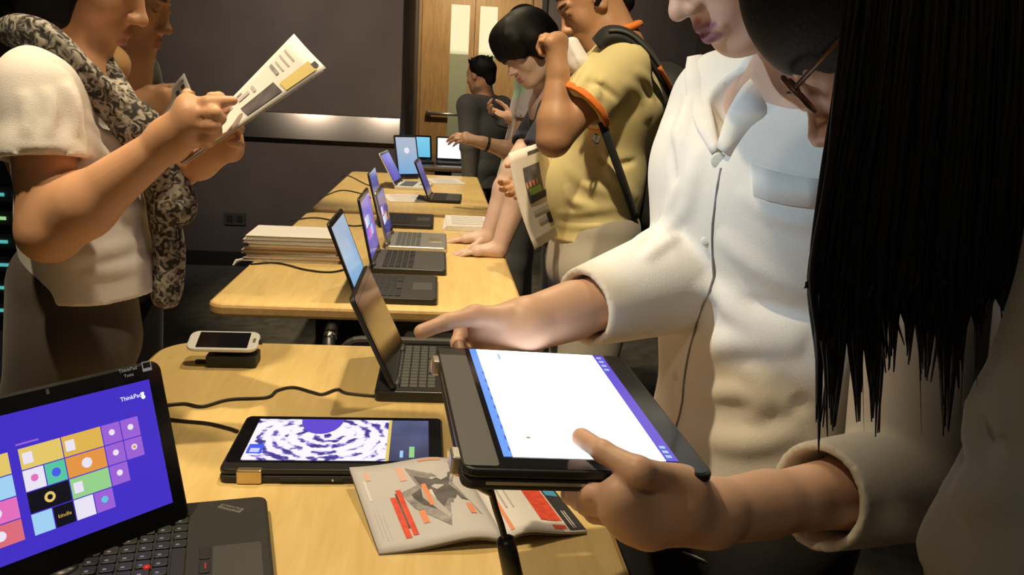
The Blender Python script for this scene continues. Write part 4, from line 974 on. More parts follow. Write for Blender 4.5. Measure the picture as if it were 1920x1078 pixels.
ts += [el(wa_+F3*.06-.03*UP, (.10, .12, .12), None, .06)]
ts += [sleeve(shL, elb, .080, .078, .60, .064, .04), sleeve(shR, elbR, .078, .074, .55, .06, .04)]
ts += [dict(rc(nb-.015*UP, nb+.12*UP+hf*.05, .064, .085, .008), op='s'), cut(P(1108, 446, YM), (0, 0, -1))]
creases(ts, 2.1, 3.0, [(((1105, 120), (1085, 165), (1078, 200)), .010, .014), (((1130, 135), (1118, 180), (1105, 215)), .008, .012), (((1165, 150), (1200, 180), (1215, 230)), .010, .015), (((1060, 310), (1110, 350), (1190, 360)), .010, .014), (((1045, 400), (1110, 395), (1180, 380)), .008, .010), (((1045, 422), (1120, 424), (1180, 412)), .009, .010), (((1135, 260), (1150, 330), (1195, 375)), .010, .014), (((1185, 130), (1212, 150), (1230, 190)), .010, .012), (((1060, 345), (1080, 380), (1150, 390)), .008, .012), (((1090, 150), (1130, 165), (1160, 190)), -.007, .010), (((1120, 290), (1150, 310), (1195, 300)), -.008, .010)])
trimc = nz(elb-shL); te = shL+(elb-shL)*.60
soft('t_shirt', ts, .006, 'tee_yellow', me_)
def ring(name, c, n, r, rad, mat, parent, flat=1.):
    n = nz(n); a = nz(np.cross(n, (.3, 1, .2))); b = np.cross(n, a); o_ = np.array(parent.location)
    pts = [np.array(c)+(a*math.cos(t)+b*math.sin(t))*r-o_ for t in np.linspace(0, 2*math.pi, 36)]
    v = MB(); v.tube(pts, rad, 8, flat=flat, side=n); return v.build(name, mat, parent, True)
def band(e_, d_, r0, r1, wd): return soft('sleeve_trim', [grp([rc(e_-d_*.05, e_+d_*.03, r0, r1, 0), cut(e_+d_*.002, d_), cut(e_-d_*wd, -d_), dict(rc(e_-d_*.08, e_+d_*.08, r1-.012, r1-.012, .002), op='s')])], .004, 'trim_orange', me_)
band(te, trimc, .0875, .0855, .017); band(shR+(elbR-shR)*.55, nz(elbR-shR), .083, .0805, .017)
ring('collar_trim', nb+.012*UP+hf*.006, UP+hf*.35, .068, .008, 'trim_orange', me_, 1.2)
standard_legs(me_, (hm_[0]+.01, YM, 0), S3, F3, .86, 'trouser_khaki', .01, .10, .05, .91, (.112, .085, .07), .128)
ax3 = np.stack((np.cross(hf, nz((-.56, 0, .8))), hf, nz((-.56, 0, .8))))
soft('hair', [el(HL(0, -.02, .048), (.086, .102, .082), ax3, .02), rc(HL(0, -.08, .0), HL(0, -.085, -.05), .05, .035, .03), rc(HL(.072, -.02, .01), HL(.075, .01, -.015), .016, .008, .01), rc(HL(-.072, -.02, .01), HL(-.075, .01, -.015), .016, .008, .01), el(HL(0, .09, -.03), (.066, .062, .085), ax3, .01, 's')], .006, 'hair_black', me_)
# white tissue in his fist
soft('tissue_paper', [ec(P(1072, 82, 2.38), P(1082, 118, 2.37), .018, .03, (0, .2, 1), 1.2, .01), fold([P(1070, 80, 2.35), P(1088, 125, 2.34)], .006, .006), fold([P(1080, 85, 2.35), P(1080, 130, 2.34)], -.005, .005)], .004, 'paper', None)
setp(bpy.context.scene.objects['tissue_paper'], 'crumpled white tissue beside the raised fist', 'tissue')
# backpack
bk = empty('backpack', P(1230, 430, 2.62), 0, 'black backpack with orange-tipped strap worn by the man in yellow', 'backpack')
bb = [ec(P(1240, 170, 2.60), P(1222, 390, 2.60), .085, .095, S3, 1.5, .04), ec(P(1250, 250, 2.60), P(1236, 390, 2.60), .075, .085, S3, 1.4, .04)]
bb += [fold([P(1215, 200, 2.45), P(1205, 400, 2.45)], -.006, .008), fold([P(1240, 290, 2.44), P(1236, 400, 2.44)], .006, .01)]
soft('bag_body', bb, .007, 'bag_black', bk)
off = np.array(bk.location)
st = spline([P(1118, 82, 2.34), P(1140, 62, 2.33), P(1175, 66, 2.33), P(1210, 95, 2.34), P(1240, 140, 2.38), P(1258, 175, 2.44)], 6)
MB().tube([q-off for q in st], .026, 10, flat=.35, side=(.2, -.5, .8)).build('shoulder_strap', 'bag_black', bk, True)
MB().tube([q+np.array((0, -.012, .004))-off for q in st[6:]], .008, 8, flat=.6).build('strap_piping', 'strap_grey', bk, True)
MB().tube([q+np.array((0, -.012, 0))-off for q in st[-9:-2]], .012, 8, flat=.5).build('strap_tip', 'trim_orange', bk, True)
MB().tube([q-off for q in spline([P(1128, 228, 2.30), P(1145, 275, 2.31), P(1170, 345, 2.34), P(1192, 410, 2.42)], 6)], .016, 8, flat=.4, side=(.6, -.7, 0)).build('lower_strap', 'bag_black', bk, True)
MB().tube([q-off for q in spline([P(1118, 252, 2.30), P(1113, 262, 2.29), P(1120, 268, 2.29), P(1124, 256, 2.295)], 4)], .004, 6).build('buckle', 'strap_grey', bk, True)
# his brochure
b2 = empty('brochure', P(1000, 370, 2.5), 0, 'tall cream brochure with a dark photo hanging beside the yellow T-shirt', 'brochure')
Sy = sheetfn([P(1003, 468, 2.42), P(1062, 428, 2.52), P(1025, 262, 2.55), P(954, 287, 2.46)], lambda u, v: (-.012*math.sin(math.pi*v), -.01*math.sin(math.pi*u), 0))
sheet('sheet', Sy, .0012, 'paper_warm', b2, 8, 10)
prints('print', Sy, [(.28, .42, .72, .80, 'ink_dark'), (.30, .58, .60, .64, 'ink_orange'), (.34, .50, .66, .57, 'ink_green'), (.34, .42, .9, .49, 'ink_black'), (.45, .91, .85, .95, 'ink_dark'), (.30, .30, .8, .34, 'ink_light'), (.35, .2, .7, .24, 'ink_light'), (.6, .15, .85, .26, 'ink_black')], b2, .0015)

# ---- person in navy leaning on the table
ne = empty('person', (.52, 3.25, 0), 0, 'person in a navy top with bowl-cut black hair leaning on the table', 'person')
F4 = nz((-.95, -.2, 0)); S4 = np.array((-F4[1], F4[0], 0))
hc = P(990, 92, 3.12); hf = nz((-.72, -.38, -.58)); hu = nz((-.55, -.1, .80)); hi, lip, dark, HL = head(hc, hf, hu, 1.0)
nb = P(1032, 178, 3.2); shL = np.array((nb[0]+.02, 3.04, nb[2]-.06)); shR = np.array((nb[0]+.02, 3.40, nb[2]-.06))
wrL = onz(935, 470, TZ+.03); wrL = P(938, 468, 3.02); wrR = P(912, 444, 3.25)
wrL = onz(935, 468, TZ+.026); wrR = onz(914, 445, TZ+.026)
elbL = P(988, 325, wrL[1]+.02); elbR = P(962, 318, wrR[1]+.03)
ch_ = nb+np.array((.07, 0, -.18)); wa_ = np.array((.50, 3.24, 1.0)); hm_ = np.array((.53, 3.25, .86))
body = hi+[rc(HL(0, -.03, -.05), nb, .05, .054, .03), ec(nb-.06*UP, wa_, .075, .08, S4, 1.3, .05), rc(shL, nb-.05*UP, .042, .05, .04), rc(shR, nb-.05*UP, .042, .05, .04)]
body += arm(shL, elbL, wrL, (.046, .044, .029))+arm(shR, elbR, wrR, (.046, .044, .029))
body += autohand(wrL, (-.97, .05, -.08), (0, 0, -1), False, (.12, .18, .15), .95)+autohand(wrR, (-.97, .12, -.08), (0, 0, -1), True, (.12, .18, .15), .95)
soft('body', body, .0055, ['skin_pale', 'lips', 'hair_black'], ne, [(l, 1) for l in lip]+[(l, 2) for l in dark])
nv = torso_items(hm_, wa_, ch_, shL, shR, nb-.02*UP, S4, .115, .108, .118, 1.4, .062)+[sleeve(shL, elbL, .068, .066, .62, .054, .03), sleeve(shR, elbR, .068, .066, .62, .054, .03), dict(rc(nb-.01*UP, nb+np.array((-.06, 0, .12)), .056, .075, .01), op='s'), cut(hm_, (0, 0, -1))]
for i in range(4): nv.append(fold([shL+(-.05+.03*i, -.05, -.08), shL+(-.02+.03*i, -.07, -.25)], .007, .012))
soft('shirt', nv, .008, 'navy', ne)
standard_legs(ne, (.53, 3.25, 0), S4, F4, .86, 'trouser_black', .012, .09, .03, .92, (.10, .075, .06), .112)
axh = np.stack((np.cross(hf, nz(hu-hf*(hu@hf))), hf, nz(hu-hf*(hu@hf))))
hr = [el(HL(0, -.010, .048), (.100, .118, .092), axh, .02), ec(HL(0, .055, .075), HL(0, .088, .030), .05, .024, axh[0], 1.5, .03)]
for q in (-1, 1): hr += [rc(HL(q*.078, .0, .02), HL(q*.084, .012, -.03), .032, .018, .03), rc(HL(q*.06, .06, .05), HL(q*.07, .065, .005), .03, .014, .02)]
hr += [rc(HL(0, -.08, .0), HL(0, -.085, -.06), .06, .04, .03)]
for q in np.linspace(-.08, .08, 9): hr.append(fold([HL(q*.4, .02, .14), HL(q*.9, .10, .08), HL(q, .115, .02)], .005, .006))
hr += [el(HL(0, .105, -.045), (.060, .045, .062), axh, .01, 's')]
soft('hair', hr, .006, 'hair_black', ne)

# ---- person in mint and lavender behind, phone in one hand
pe = empty('person', (.52, 4.5, 0), 0, 'person in a mint and lavender top with bracelet reaching towards the white screen', 'person')
F5 = nz((-.97, .1, 0)); S5 = np.array((-F5[1], F5[0], 0))
hc = P(985, 60, 4.5); hf = nz((-.85, -.1, -.5)); hi, lip, dark, HL = head(hc, hf, (-.5, 0, .86))
nb = np.array((.47, 4.5, 1.42)); shL = np.array((.46, 4.34, 1.36)); shR = np.array((.46, 4.66, 1.36))
wrL = P(906, 268, 4.25); elbL = P(968, 286, 4.28); wrR = P(962, 222, 4.45); elbR = np.array((.52, 4.62, 1.12))
ch_, wa_, hm_ = np.array((.48, 4.5, 1.22)), np.array((.46, 4.5, 1.05)), np.array((.42, 4.48, .86))
body = hi+[rc(HL(0, -.03, -.05), nb, .05, .054, .03), ec(nb-.05*UP, wa_, .075, .08, S5, 1.3, .05), rc(shL, nb-.05*UP, .042, .05, .04), rc(shR, nb-.05*UP, .042, .05, .04)]
body += arm(shL, elbL, wrL, (.044, .042, .030))+arm(shR, elbR, wrR, (.044, .038, .027))
body += autohand(wrL, (-.95, 0, .22), (-.1, .5, -.8), False, (.35, .5, .3), 1.05)+autohand(wrR, (-.9, -.1, .12), (-.1, -.6, .7), True, (.6, .8, .5), 1.05)
soft('body', body, .007, ['skin_fair', 'lips', 'hair_black'], pe, [(l, 1) for l in lip])
sh5 = torso_items(hm_, wa_, ch_, shL, shR, nb-.02*UP, S5, .12, .112, .118, 1.36, .06)+[sleeve(shL, elbL, .066, .062, .55, .052, .03), sleeve(shR, elbR, .066, .06, .55, .052, .03), dict(rc(nb-.01*UP, nb+.12*UP, .056, .07, .01), op='s'), cut(hm_, (0, 0, -1))]
soft('top', sh5, .01, ['lavender', 'mint'], pe, [(el((.36, 4.5, 1.36), (.12, .3, .09)), 1), (el((.36, 4.45, .95), (.16, .4, .10)), 1)])
standard_legs(pe, (.44, 4.5, 0), S5, F5, .86, 'trouser_grey', .014, .09, .03, .92, (.105, .08, .06), .115)
soft('hair', [el(HL(0, -.02, .045), (.092, .105, .088), None, .02), rc(HL(0, -.08, .0), HL(0, -.085, -.05), .06, .04, .03), el(HL(0, .09, -.03), (.07, .065, .085), None, .01, 's')], .009, 'hair_dark', pe)
c_ = mid(wrL, elbL, .12); d = nz(elbL-wrL); s1 = nz(np.cross(d, UP)); s2 = np.cross(d, s1)
MB().tube([c_+(s1*math.cos(a)+s2*math.sin(a))*.034-np.array(pe.location) for a in np.linspace(0, 2*math.pi, 20)], .007, 6).build('bracelet', 'black_matte', pe, True)
pp = P(936, 226, 4.38); po = empty('mobile_phone', pp, .3, 'dark phone held in the hand above the white screen', 'phone')
Mq = Matrix.Rotation(.5, 4, 'X') @ Matrix.Rotation(.2, 4, 'Y')
MB().rbox(.066, .13, .009, .012, .003, (0, 0, -.004), M=Mq).build('phone_body', 'black_plastic', po); MB().rbox(.058, .11, .0006, .003, .0002, (0, 0, .0048), M=Mq).build('screen', 'bezel_gloss', po)

# ---- man in the dark suit near the doors
se = empty('person', (.33, 6.02, 0), 0, 'man in a dark grey suit with short black hair near the doors', 'person')
F6 = nz((-.75, .65, 0)); S6 = np.array((-F6[1], F6[0], 0))
hc = P(900, 140, 6.0); hf = nz((-.72, .62, -.2)); hi, lip, dark, HL = head(hc, hf, (-.15, .1, .97))
nb = np.array((.30, 6.02, hc[2]-.15)); shL = nb+S6*.19+np.array((0, 0, -.06)); shR = nb-S6*.19+np.array((0, 0, -.06))
ch_, wa_, hm_ = nb+(.02, 0, -.22), nb+(.02, 0, -.40), nb+(.02, 0, -.62)
elbL = shL+(.02, -.04, -.28); wrL = elbL+np.array((.01, .02, -.24)); elbR = shR+(.02, .04, -.28); wrR = elbR+np.array((.02, .04, -.24))
body = hi+[rc(HL(0, -.03, -.05), nb, .052, .056, .03), ec(nb-.05*UP, wa_, .075, .08, S6, 1.3, .05), rc(shL, nb-.05*UP, .042, .05, .04), rc(shR, nb-.05*UP, .042, .05, .04)]+arm(shL, elbL, wrL)+arm(shR, elbR, wrR)+autohand(wrL, -UP, F6, False)+autohand(wrR, -UP, F6, True)
soft('body', body, .008, ['skin_tan', 'lips', 'hair_black'], se)
sj = torso_items(hm_, wa_, ch_, shL, shR, nb-.02*UP, S6, .12, .115, .122, 1.4, .07)+[sleeve(shL, elbL, .075, .06, 1.0, .04, .03), sleeve(elbL, wrL, .06, .045, .9, .034, .03), sleeve(shR, elbR, .075, .06, 1.0, .04, .03), sleeve(elbR, wrR, .06, .045, .9, .034, .03), dict(rc(nb-.005*UP, nb+.12*UP, .056, .07, .01), op='s'), cut(hm_, (0, 0, -1))]
soft('suit_jacket', sj, .011, 'suit', se)
standard_legs(se, (.34, 6.02, 0), S6, F6, .86, 'suit', .016)
soft('hair', [el(HL(0, -.025, .045), (.086, .10, .082), None, .02), rc(HL(0, -.075, .02), HL(0, -.08, -.045), .06, .04, .03), el(HL(0, .1, -.035), (.07, .075, .075), None, .01, 's')]+[rc(HL(.07*math.cos(a), -.02+.07*math.sin(a), .09), HL(.085*math.cos(a), -.025+.085*math.sin(a), .115), .014, .004, .01) for a in np.linspace(0, 6, 9)], .008, 'hair_black', se)
# ------------------------------------------------------------------ the held tablet
TC = np.array((.125, .799, 1.002)); ta, tb_, tg = .084, .054, .052
RT = (Matrix.Rotation(ta, 3, 'Z') @ Matrix.Rotation(tb_, 3, 'X') @ Matrix.Rotation(tg, 3, 'Y')).to_4x4()
tab = empty('tablet_computer', TC, 0, 'black convertible in tablet form with a glowing white screen held in both hands', 'tablet')
TW, TL = .22, .29
base_ = MB().rbox(TW, TL, .010, .012, .003, (0, 0, -.0195), M=RT).build('base', 'black_matte', tab)
tlid = MB().rbox(TW, TL, .008, .012, .002, (0, 0, -.008), M=RT).build('lid', 'black_plastic', tab)
MB().rbox(TW-.006, TL-.006, .0005, .010, .0002, (0, 0, 0), M=RT).build('bezel', 'bezel_gloss', tlid)
MB().rbox(.030, TL-.012, .0007, .004, .0002, (-TW/2+.0165, 0, 0), M=RT).build('hinge_panel', 'grey_deck', tlid)
for q in (-.112, .112): MB().rbox(.012, .022, .017, .003, .002, (-TW/2-.001, q, -.0185), M=RT).build('hinge', 'silver', tab)
MB().tube([RT @ Vector((-.045+.0, -.085, .0004)), RT @ Vector((-.045, -.085, .0012))], .0022, 8).build('camera_dot', 'silver', tlid)
MB().rbox(.14, .0015, .003, .0005, .0002, (-.02, -TL/2, -.0135), M=RT).build('edge_strip', 'silver', tab)
def tabp(u, v, z=.0):                                        # photo pixel -> tablet plane
    n = np.array(RT.to_3x3() @ Vector((0, 0, 1))); o = np.array((0, 0, HCAM)); r = ray(u, v); t = ((TC-o)@n)/(r@n); q = RT.to_3x3().inverted() @ Vector(tuple(o+r*t-TC)); return q.x, q.y
q0, q1, q2, q3 = tabp(940, 852), tabp(1285, 873), tabp(1125, 672), tabp(880, 652)
x0, x1, y0, y1 = (q0[0]+q3[0])/2, (q1[0]+q2[0])/2, (q0[1]+q1[1])/2, (q2[1]+q3[1])/2
def scrq(name, a, b, c, d, m, z): return MB().add([(a, c, z), (b, c, z), (b, d, z), (a, d, z)], [(0, 1, 2, 3)], 0, RT).build(name, m, tlid)
scrq('screen', x0+.008, x1-.012, y0, y1, 'scr_white', .0010)
scrq('screen_bar', x0, x0+.008, y0, y1, 'scr_skybar', .0010); scrq('screen_bar', x1-.012, x1, y0, y1, 'scr_ind2', .0010)
for i in range(7): scrq('screen_icon', x1-.0095, x1-.004, y0+.006+i*.009 if i < 3 else y1-.012-(i-3)*.012, y0+.011+i*.009 if i < 3 else y1-.007-(i-3)*.012, 't_sky', .0013)
for i in range(9): scrq('screen_icon', x0+.006, x0+.0078, y0+.01+i*.022, y0+.018+i*.022, 'scr_bluebar', .0013)
scrq('screen_mark', x0+.03, x0+.033, y1-.03, y1-.012, 't_sky', .0013)
# charging cable
cb = empty('charging_cable', P(920, 925, .70), 0, 'black charging cable with a thick ferrite block hanging from the tablet', 'cable'); off = np.array(cb.location)
MB().tube([q-off for q in (P(888, 893, .676), P(908, 906, .676), P(922, 925, .68))], [.012, .012, .005], 10, flat=.6).build('plug', 'black_plastic', cb, True)
MB().tube([q-off for q in spline([P(921, 922, .68), P(930, 955, .685), P(940, 985, .69), P(947, 1012, .69)], 6)], .0030, 8).build('cord', 'cable_black', cb, True)
f0, f1 = P(947, 1008, .69), P(966, 1100, .70); dd = nz(f1-f0)
MB().tube([q-off for q in (f0, f0+dd*.003, f1-dd*.003, f1)], [.005, .0085, .0095, .005], 12).build('ferrite', 'black_plastic', cb, True)
MB().tube([q-off for q in spline([f1, f1+dd*.04, np.array((f1[0]+.02, .68, TZ+.008)), np.array((f1[0]+.08, .62, TZ+.004)), np.array((f1[0]+.12, .5, TZ+.004))], 6)], .0030, 8).build('cord', 'cable_black', cb, True)

# ---- person in the white shirt holding the tablet
pw = empty('person', (.46, 1.12, 0), 0, 'person in a white button shirt holding the glowing tablet', 'person')
F7 = nz((-.74, -.67, 0)); S7 = np.array((.67, -.74, 0))                     # S7 = their left, towards the lens
C7 = np.array((.43, 1.10, 0)); hf = nz((-.86, -.30, -.42)); hu = nz((-.40, -.1, .9))
# head placed from the mouth seen in the photo
hf = nz((-.70, -.20, -.68)); hu = nz((-.68, -.18, .72)); mouth = P(1322, 55, .95); hu = nz(hu-hf*(hu@hf)); hc = mouth-hf*.098+hu*.068
hi, lip, dark, HL = head(hc, hf, hu, 1.04, .024)
shR = np.array((.392, 1.20, 1.305)); shL = np.array((.565, .965, 1.305)); nb = np.array((.465, 1.075, 1.35))
elbR = P(1292, 515, 1.13); wrR = P(985, 610, .965); elbL = P(1690, 905, .86); wrL = P(1332, 962, .70)
ch_ = C7+UP*1.20; wa_ = C7+UP*1.0+np.array((.022, .01, 0)); hm_ = C7+UP*.70+np.array((.015, .0, 0))
# far hand on the far edge of the tablet
KR = [P(905, 602, .968), P(902, 612, .972), P(906, 624, .975), P(914, 634, .975)]
CR = [[P(866, 620, .975), P(858, 642, .962), P(862, 662, .940)], [P(872, 630, .980), P(862, 652, .965), P(868, 672, .940)], [P(880, 638, .980), P(872, 658, .965), P(878, 678, .940)], [P(894, 645, .980), P(886, 662, .965), P(890, 680, .942)]]
TR_ = [P(950, 596, .955), P(890, 592, .950), P(836, 604, .940), P(790, 622, .932)]
# near hand round the near edge
KL = [P(1160, 928, .640), P(1165, 955, .642), P(1185, 978, .648), P(1215, 995, .656)]
CL = [[P(1108, 925, .655), P(1080, 916, .690), P(1068, 905, .715)], [P(1100, 946, .665), P(1070, 928, .705), P(1064, 912, .73)], [P(1115, 962, .68), P(1085, 940, .72), P(1080, 922, .745)], [P(1150, 978, .69), P(1120, 955, .725), P(1112, 938, .745)]]
TL_ = [P(1292, 908, .682), P(1196, 884, .636), P(1130, 846, .662), P(1090, 820, .690)]
body = hi+[rc(HL(0, -.035, -.05), nb-.02*UP, .052, .056, .03), ec(nb-.07*UP, wa_, .085, .085, S7, 1.35, .05), rc(shL, nb-.05*UP, .045, .05, .04), rc(shR, nb-.05*UP, .045, .05, .04)]
body += arm(shR, elbR, wrR, (.046, .040, .025))+arm(shL, elbL, wrL, (.046, .037, .0225))
body += [ec(mid(elbR, wrR, .75), wrR, .026, .022, (0, .3, 1), 1.25, .02), ec(mid(elbL, wrL, .75), wrL, .025, .021, (0, .2, 1), 1.15, .02)]
body += hand(wrR, KR, CR, TR_)+hand(wrL, KL, CL, TL_)+[el(mid(wrL, KL[0], .45)+np.array((0, -.004, .006)), (.03, .02, .024), None, .02)]
body += [fold([P(1040, 575, .97), P(1000, 600, .95)], .003, .004), fold([P(1150, 925, .62), P(1170, 935, .62)], -.002, .004)]
tipn = [el(CR[0][2], (.006, .006, .006))]
soft('body', body, .003, ['skin_fair', 'lips_dim', 'hair_black'], pw, [(l, 1) for l in lip]+[(l, 2) for l in dark])
sw = torso_items(hm_, wa_, ch_, shL, shR, nb-.03*UP, S7, .118, .098, .110, 1.36, .06)
sw += [sleeve(shR, elbR, .060, .058, 1.0, .045, .035), sleeve(shL, elbL, .064, .064, 1.0, .045, .035)]
def cuff(a, b, f0, f1, r0, r1, inner):
    """turned-up cuff: a crisp cone of cloth open towards the wrist"""
    a = np.array(a); b = np.array(b); p, q = mid(a, b, f0), mid(a, b, f1); d = nz(q-p)
    return grp([rc(p, q, r0, r1, 0), rc(q, q+d*.05, r1, r1*.98, 0), cut(q, d), dict(rc(q-d*.05, q+d*.08, inner, r1-.0045, .003), op='s')], .012)
sw += [cuff(elbR, wrR, .08, .68, .076, .050, .038), cuff(elbL, wrL, .0, .50, .066, .056, .044)]
sw += [dict(rc(nb-.02*UP+F7*.02, nb+.10*UP+F7*.07, .056, .080, .01), op='s')]
sw0 = list(sw); vt, vb_ = march(sw, 1372, 175, .8, 1.4), march(sw, 1346, 292, .8, 1.4)
sw += [dict(rc(vt, vb_, .034, .003, .004), op='s')]
creases(sw, .75, 1.4, [(((1300, 140), (1280, 240), (1268, 340)), .007, .014), (((1290, 330), (1262, 380), (1235, 430)), .009, .010), (((1300, 370), (1262, 420), (1225, 455)), .009, .009), (((1275, 410), (1225, 435), (1180, 465)), .009, .009), (((1275, 440), (1240, 460), (1200, 490)), .008, .008),
    (((1385, 350), (1450, 400), (1540, 425)), .006, .010), (((1345, 430), (1420, 500), (1530, 560)), .007, .014), (((1310, 520), (1400, 600), (1520, 635)), .010, .016), (((1300, 670), (1380, 640), (1510, 650)), .009, .016), (((1295, 745), (1380, 735), (1490, 765)), .008, .012), (((1285, 810), (1400, 830), (1510, 800)), .009, .016),
    (((1345, 250), (1300, 330), (1285, 420)), .006, .012), (((1400, 680), (1430, 740), (1410, 800)), .007, .014), (((1460, 690), (1500, 760), (1480, 850)), -.003, .012), (((1380, 560), (1450, 575), (1530, 600)), -.004, .010), (((1420, 330), (1480, 350), (1550, 350)), -.004, .006), (((1270, 250), (1262, 300), (1268, 350)), -.006, .008)])
sw.append(cut(hm_, (0, 0, -1)))
soft('shirt', sw, .0042, 'shirt_white', pw)
def on_front(x, y, lift=.0):
    """point of the shirt front under a photo pixel, found by marching the sight line into the cloth"""
    o = np.array((0, 0, HCAM)); r = ray(x, y); t = np.linspace(.75, 1.35, 400); p = (o+r*t[:, None]).astype(np.float32)
    d = ev(sw, p); i = np.nonzero(d < 0)[0]; i = i[0] if len(i) else 200
    return o+r*(t[i]-lift)
off = np.array(pw.location)
def lifted(x, y, l): return march(sw0, x, y, .75, 1.35)+nz(-ray(x, y))*l
pk = [on_front(x, y)+nz(-ray(x, y))*.001 for x, y in ((1352, 315), (1345, 350), (1340, 390), (1336, 420), (1335, 450), (1336, 480), (1338, 520), (1330, 545), (1318, 572), (1308, 600), (1300, 630), (1292, 660), (1286, 690), (1282, 720), (1280, 750), (1274, 780), (1266, 805))]
MB().tube([q-off for q in pk], .0016, 6).build('placket_edge', 'seam', pw, True)
for x, y in ((1347, 300), (1322, 452), (1298, 592), (1268, 705)):
    p = on_front(x, y); n = nz(-ray(x, y)); r = .0095 if y == 300 else .0055
    MB().tube([p-off, p-off+n*.003, p-off+n*.0036], [r, r, r*.7], 14).build('button', 'button', pw, True)
# collar leaves
def leaf(px, halfw, lift, arch=.006, th=.003):
    """collar leaf: a curved strip of cloth following the neckline"""
    n_ = nz(-ray(1400, 200)); q = spline([lifted(x, y, lift) for x, y in px], 4); n = len(q); hw = np.interp(np.linspace(0, 1, n), np.linspace(0, 1, len(halfw)), halfw); M = 7; v = []; f = []
    for s_ in (0, 1):
        for i in range(n):
            d = nz(q[min(i+1, n-1)]-q[max(i-1, 0)]); c = nz(np.cross(d, n_))
            for j in range(M): t = j/(M-1)*2-1; v.append(q[i]+c*hw[i]*t+n_*(arch*(1-t*t)-th*s_)-off)
    K = n*M
    for i in range(n-1):
        for j in range(M-1): a = i*M+j; f += [(a, a+1, a+M+1, a+M), (K+a, K+a+M, K+a+M+1, K+a+1)]
        for j in (0, M-1): a = i*M+j; f.append((a, a+M, K+a+M, K+a))
    for i in (0, n-1):
        for j in range(M-1): a = i*M+j; f.append((a, a+1, K+a+1, K+a))
    o_ = mk('collar_leaf', v, f, 'shirt_white', pw, None, True); bm = bmesh.new(); bm.from_mesh(o_.data); bmesh.ops.recalc_face_normals(bm, faces=bm.faces); bm.to_mesh(o_.data); bm.free(); return o_
leaf(((1560, 112), (1505, 128), (1462, 152), (1424, 186), (1392, 228), (1356, 284)), (.020, .024, .026, .026, .022, .010), .004, .009)
leaf(((1302, 104), (1303, 140), (1309, 185), (1322, 232), (1342, 284)), (.010, .014, .015, .012, .006), .003, .005)
# breast pocket flap
fl = [on_front(x, y) for x, y in ((1408, 305), (1440, 317), (1475, 326), (1510, 332), (1545, 336))]; fl2 = [on_front(x, y) for x, y in ((1412, 366), (1440, 376), (1475, 384), (1510, 388), (1545, 390))]
def ribbonquad(name, top, bot, lift, th=.003):
    n = len(top); v = []; f = []
    nn = nz(-ray(1470, 350))
    for l in (lift, lift-th-.006):
        for q in list(top)+list(bot): v.append(q+nn*l-off)
    m = 2*n
    for i in range(n-1): f += [(i, n+i, n+i+1, i+1), (m+i, m+i+1, m+n+i+1, m+n+i), (n+i, m+n+i, m+n+i+1, n+i+1), (i+1, m+i+1, m+i, i)]
    f += [(0, m, m+n, n), (n-1, 2*n-1, m+2*n-1, m+n-1)]
    return mk(name, v, f, 'shirt_white', pw, None, True)
ribbonquad('pocket_flap', fl, fl2, .004)
standard_legs(pw, (C7[0], C7[1], 0), S7, F7, .80, 'trouser_black', .012, .085, .02, .76, (.098, .078, .062), .104)
ax7 = np.stack((np.cross(hf, hu), hf, hu))
hr = [el(HL(0, -.022, .042), (.092, .108, .092), ax7, .02), ec(HL(.070, .0, .04), HL(.080, -.025, -.075), .040, .030, hf, 1.5, .03), ec(HL(-.070, .0, .04), HL(-.078, -.02, -.07), .034, .022, hf, 1.4, .03), ec(HL(0, -.08, 0), HL(0, -.085, -.10), .065, .04, ax7[0], 1.3, .04)]
for q in np.linspace(-.06, .05, 8): hr.append(fold([HL(.10, q, .06), HL(.118, q, -.02), HL(.10, q-.01, -.1)], .004, .005))
hr += [el(HL(-.01, .09, -.035), (.062, .062, .09), ax7, .01, 's')]
soft('hair', hr, .005, 'hair_black', pw)

# ---- woman with long black hair in the foreground
fw = empty('person', (.66, .56, 0), 0, 'woman with long straight black hair and a grey shirt beside the tablet', 'person')
hf = nz((-.60, .30, -.74)); hu = nz((-.66, .33, .67)); hu = nz(hu-hf*(hu@hf)); hc = P(1700, 12, .66)
hi, lip, dark, HL = head(hc, hf, hu)
F8 = nz((-.85, .5, 0)); S8 = np.array((-F8[1], F8[0], 0))                     # her left
nb = np.array((.525, .625, 1.32)); shL = nb+S8*.15+np.array((.0, 0, -.07)); shR = nb-S8*.16+np.array((0, 0, -.07))
ch_, wa_, hm_ = np.array((.58, .60, 1.14)), np.array((.60, .58, .98)), np.array((.63, .56, .78))
elbL = np.array((.425, .53, .98)); wrL = np.array((.44, .53, .74)); elbR = shR+np.array((.03, .02, -.29)); wrR = elbR+np.array((-.02, .03, -.25))
body = hi+[rc(HL(0, -.035, -.05), nb, .05, .054, .03), ec(nb-.05*UP, wa_, .08, .08, S8, 1.3, .05), rc(shL, nb-.05*UP, .042, .05, .04), rc(shR, nb-.05*UP, .042, .05, .04)]
body += arm(shL, elbL, wrL)+arm(shR, elbR, wrR)+autohand(wrL, (0, .1, -1), (.5, .5, 0), False)+autohand(wrR, (0, .1, -1), (0, -1, 0), True)
soft('body', body, .006, ['skin_fair', 'lips', 'hair_black'], fw, [(l, 1) for l in lip])
gs = torso_items(hm_, wa_, ch_, shL, shR, nb-.02*UP, S8, .118, .10, .108, 1.36, .058)+[sleeve(shL, elbL, .064, .056, 1.0, .04, .03), sleeve(elbL, wrL, .056, .044, .9, .034, .03), sleeve(shR, elbR, .064, .056, 1.0, .04, .03), sleeve(elbR, wrR, .056, .044, .9, .034, .03), dict(rc(nb-.01*UP, nb+.12*UP, .056, .07, .01), op='s'), cut(hm_, (0, 0, -1))]
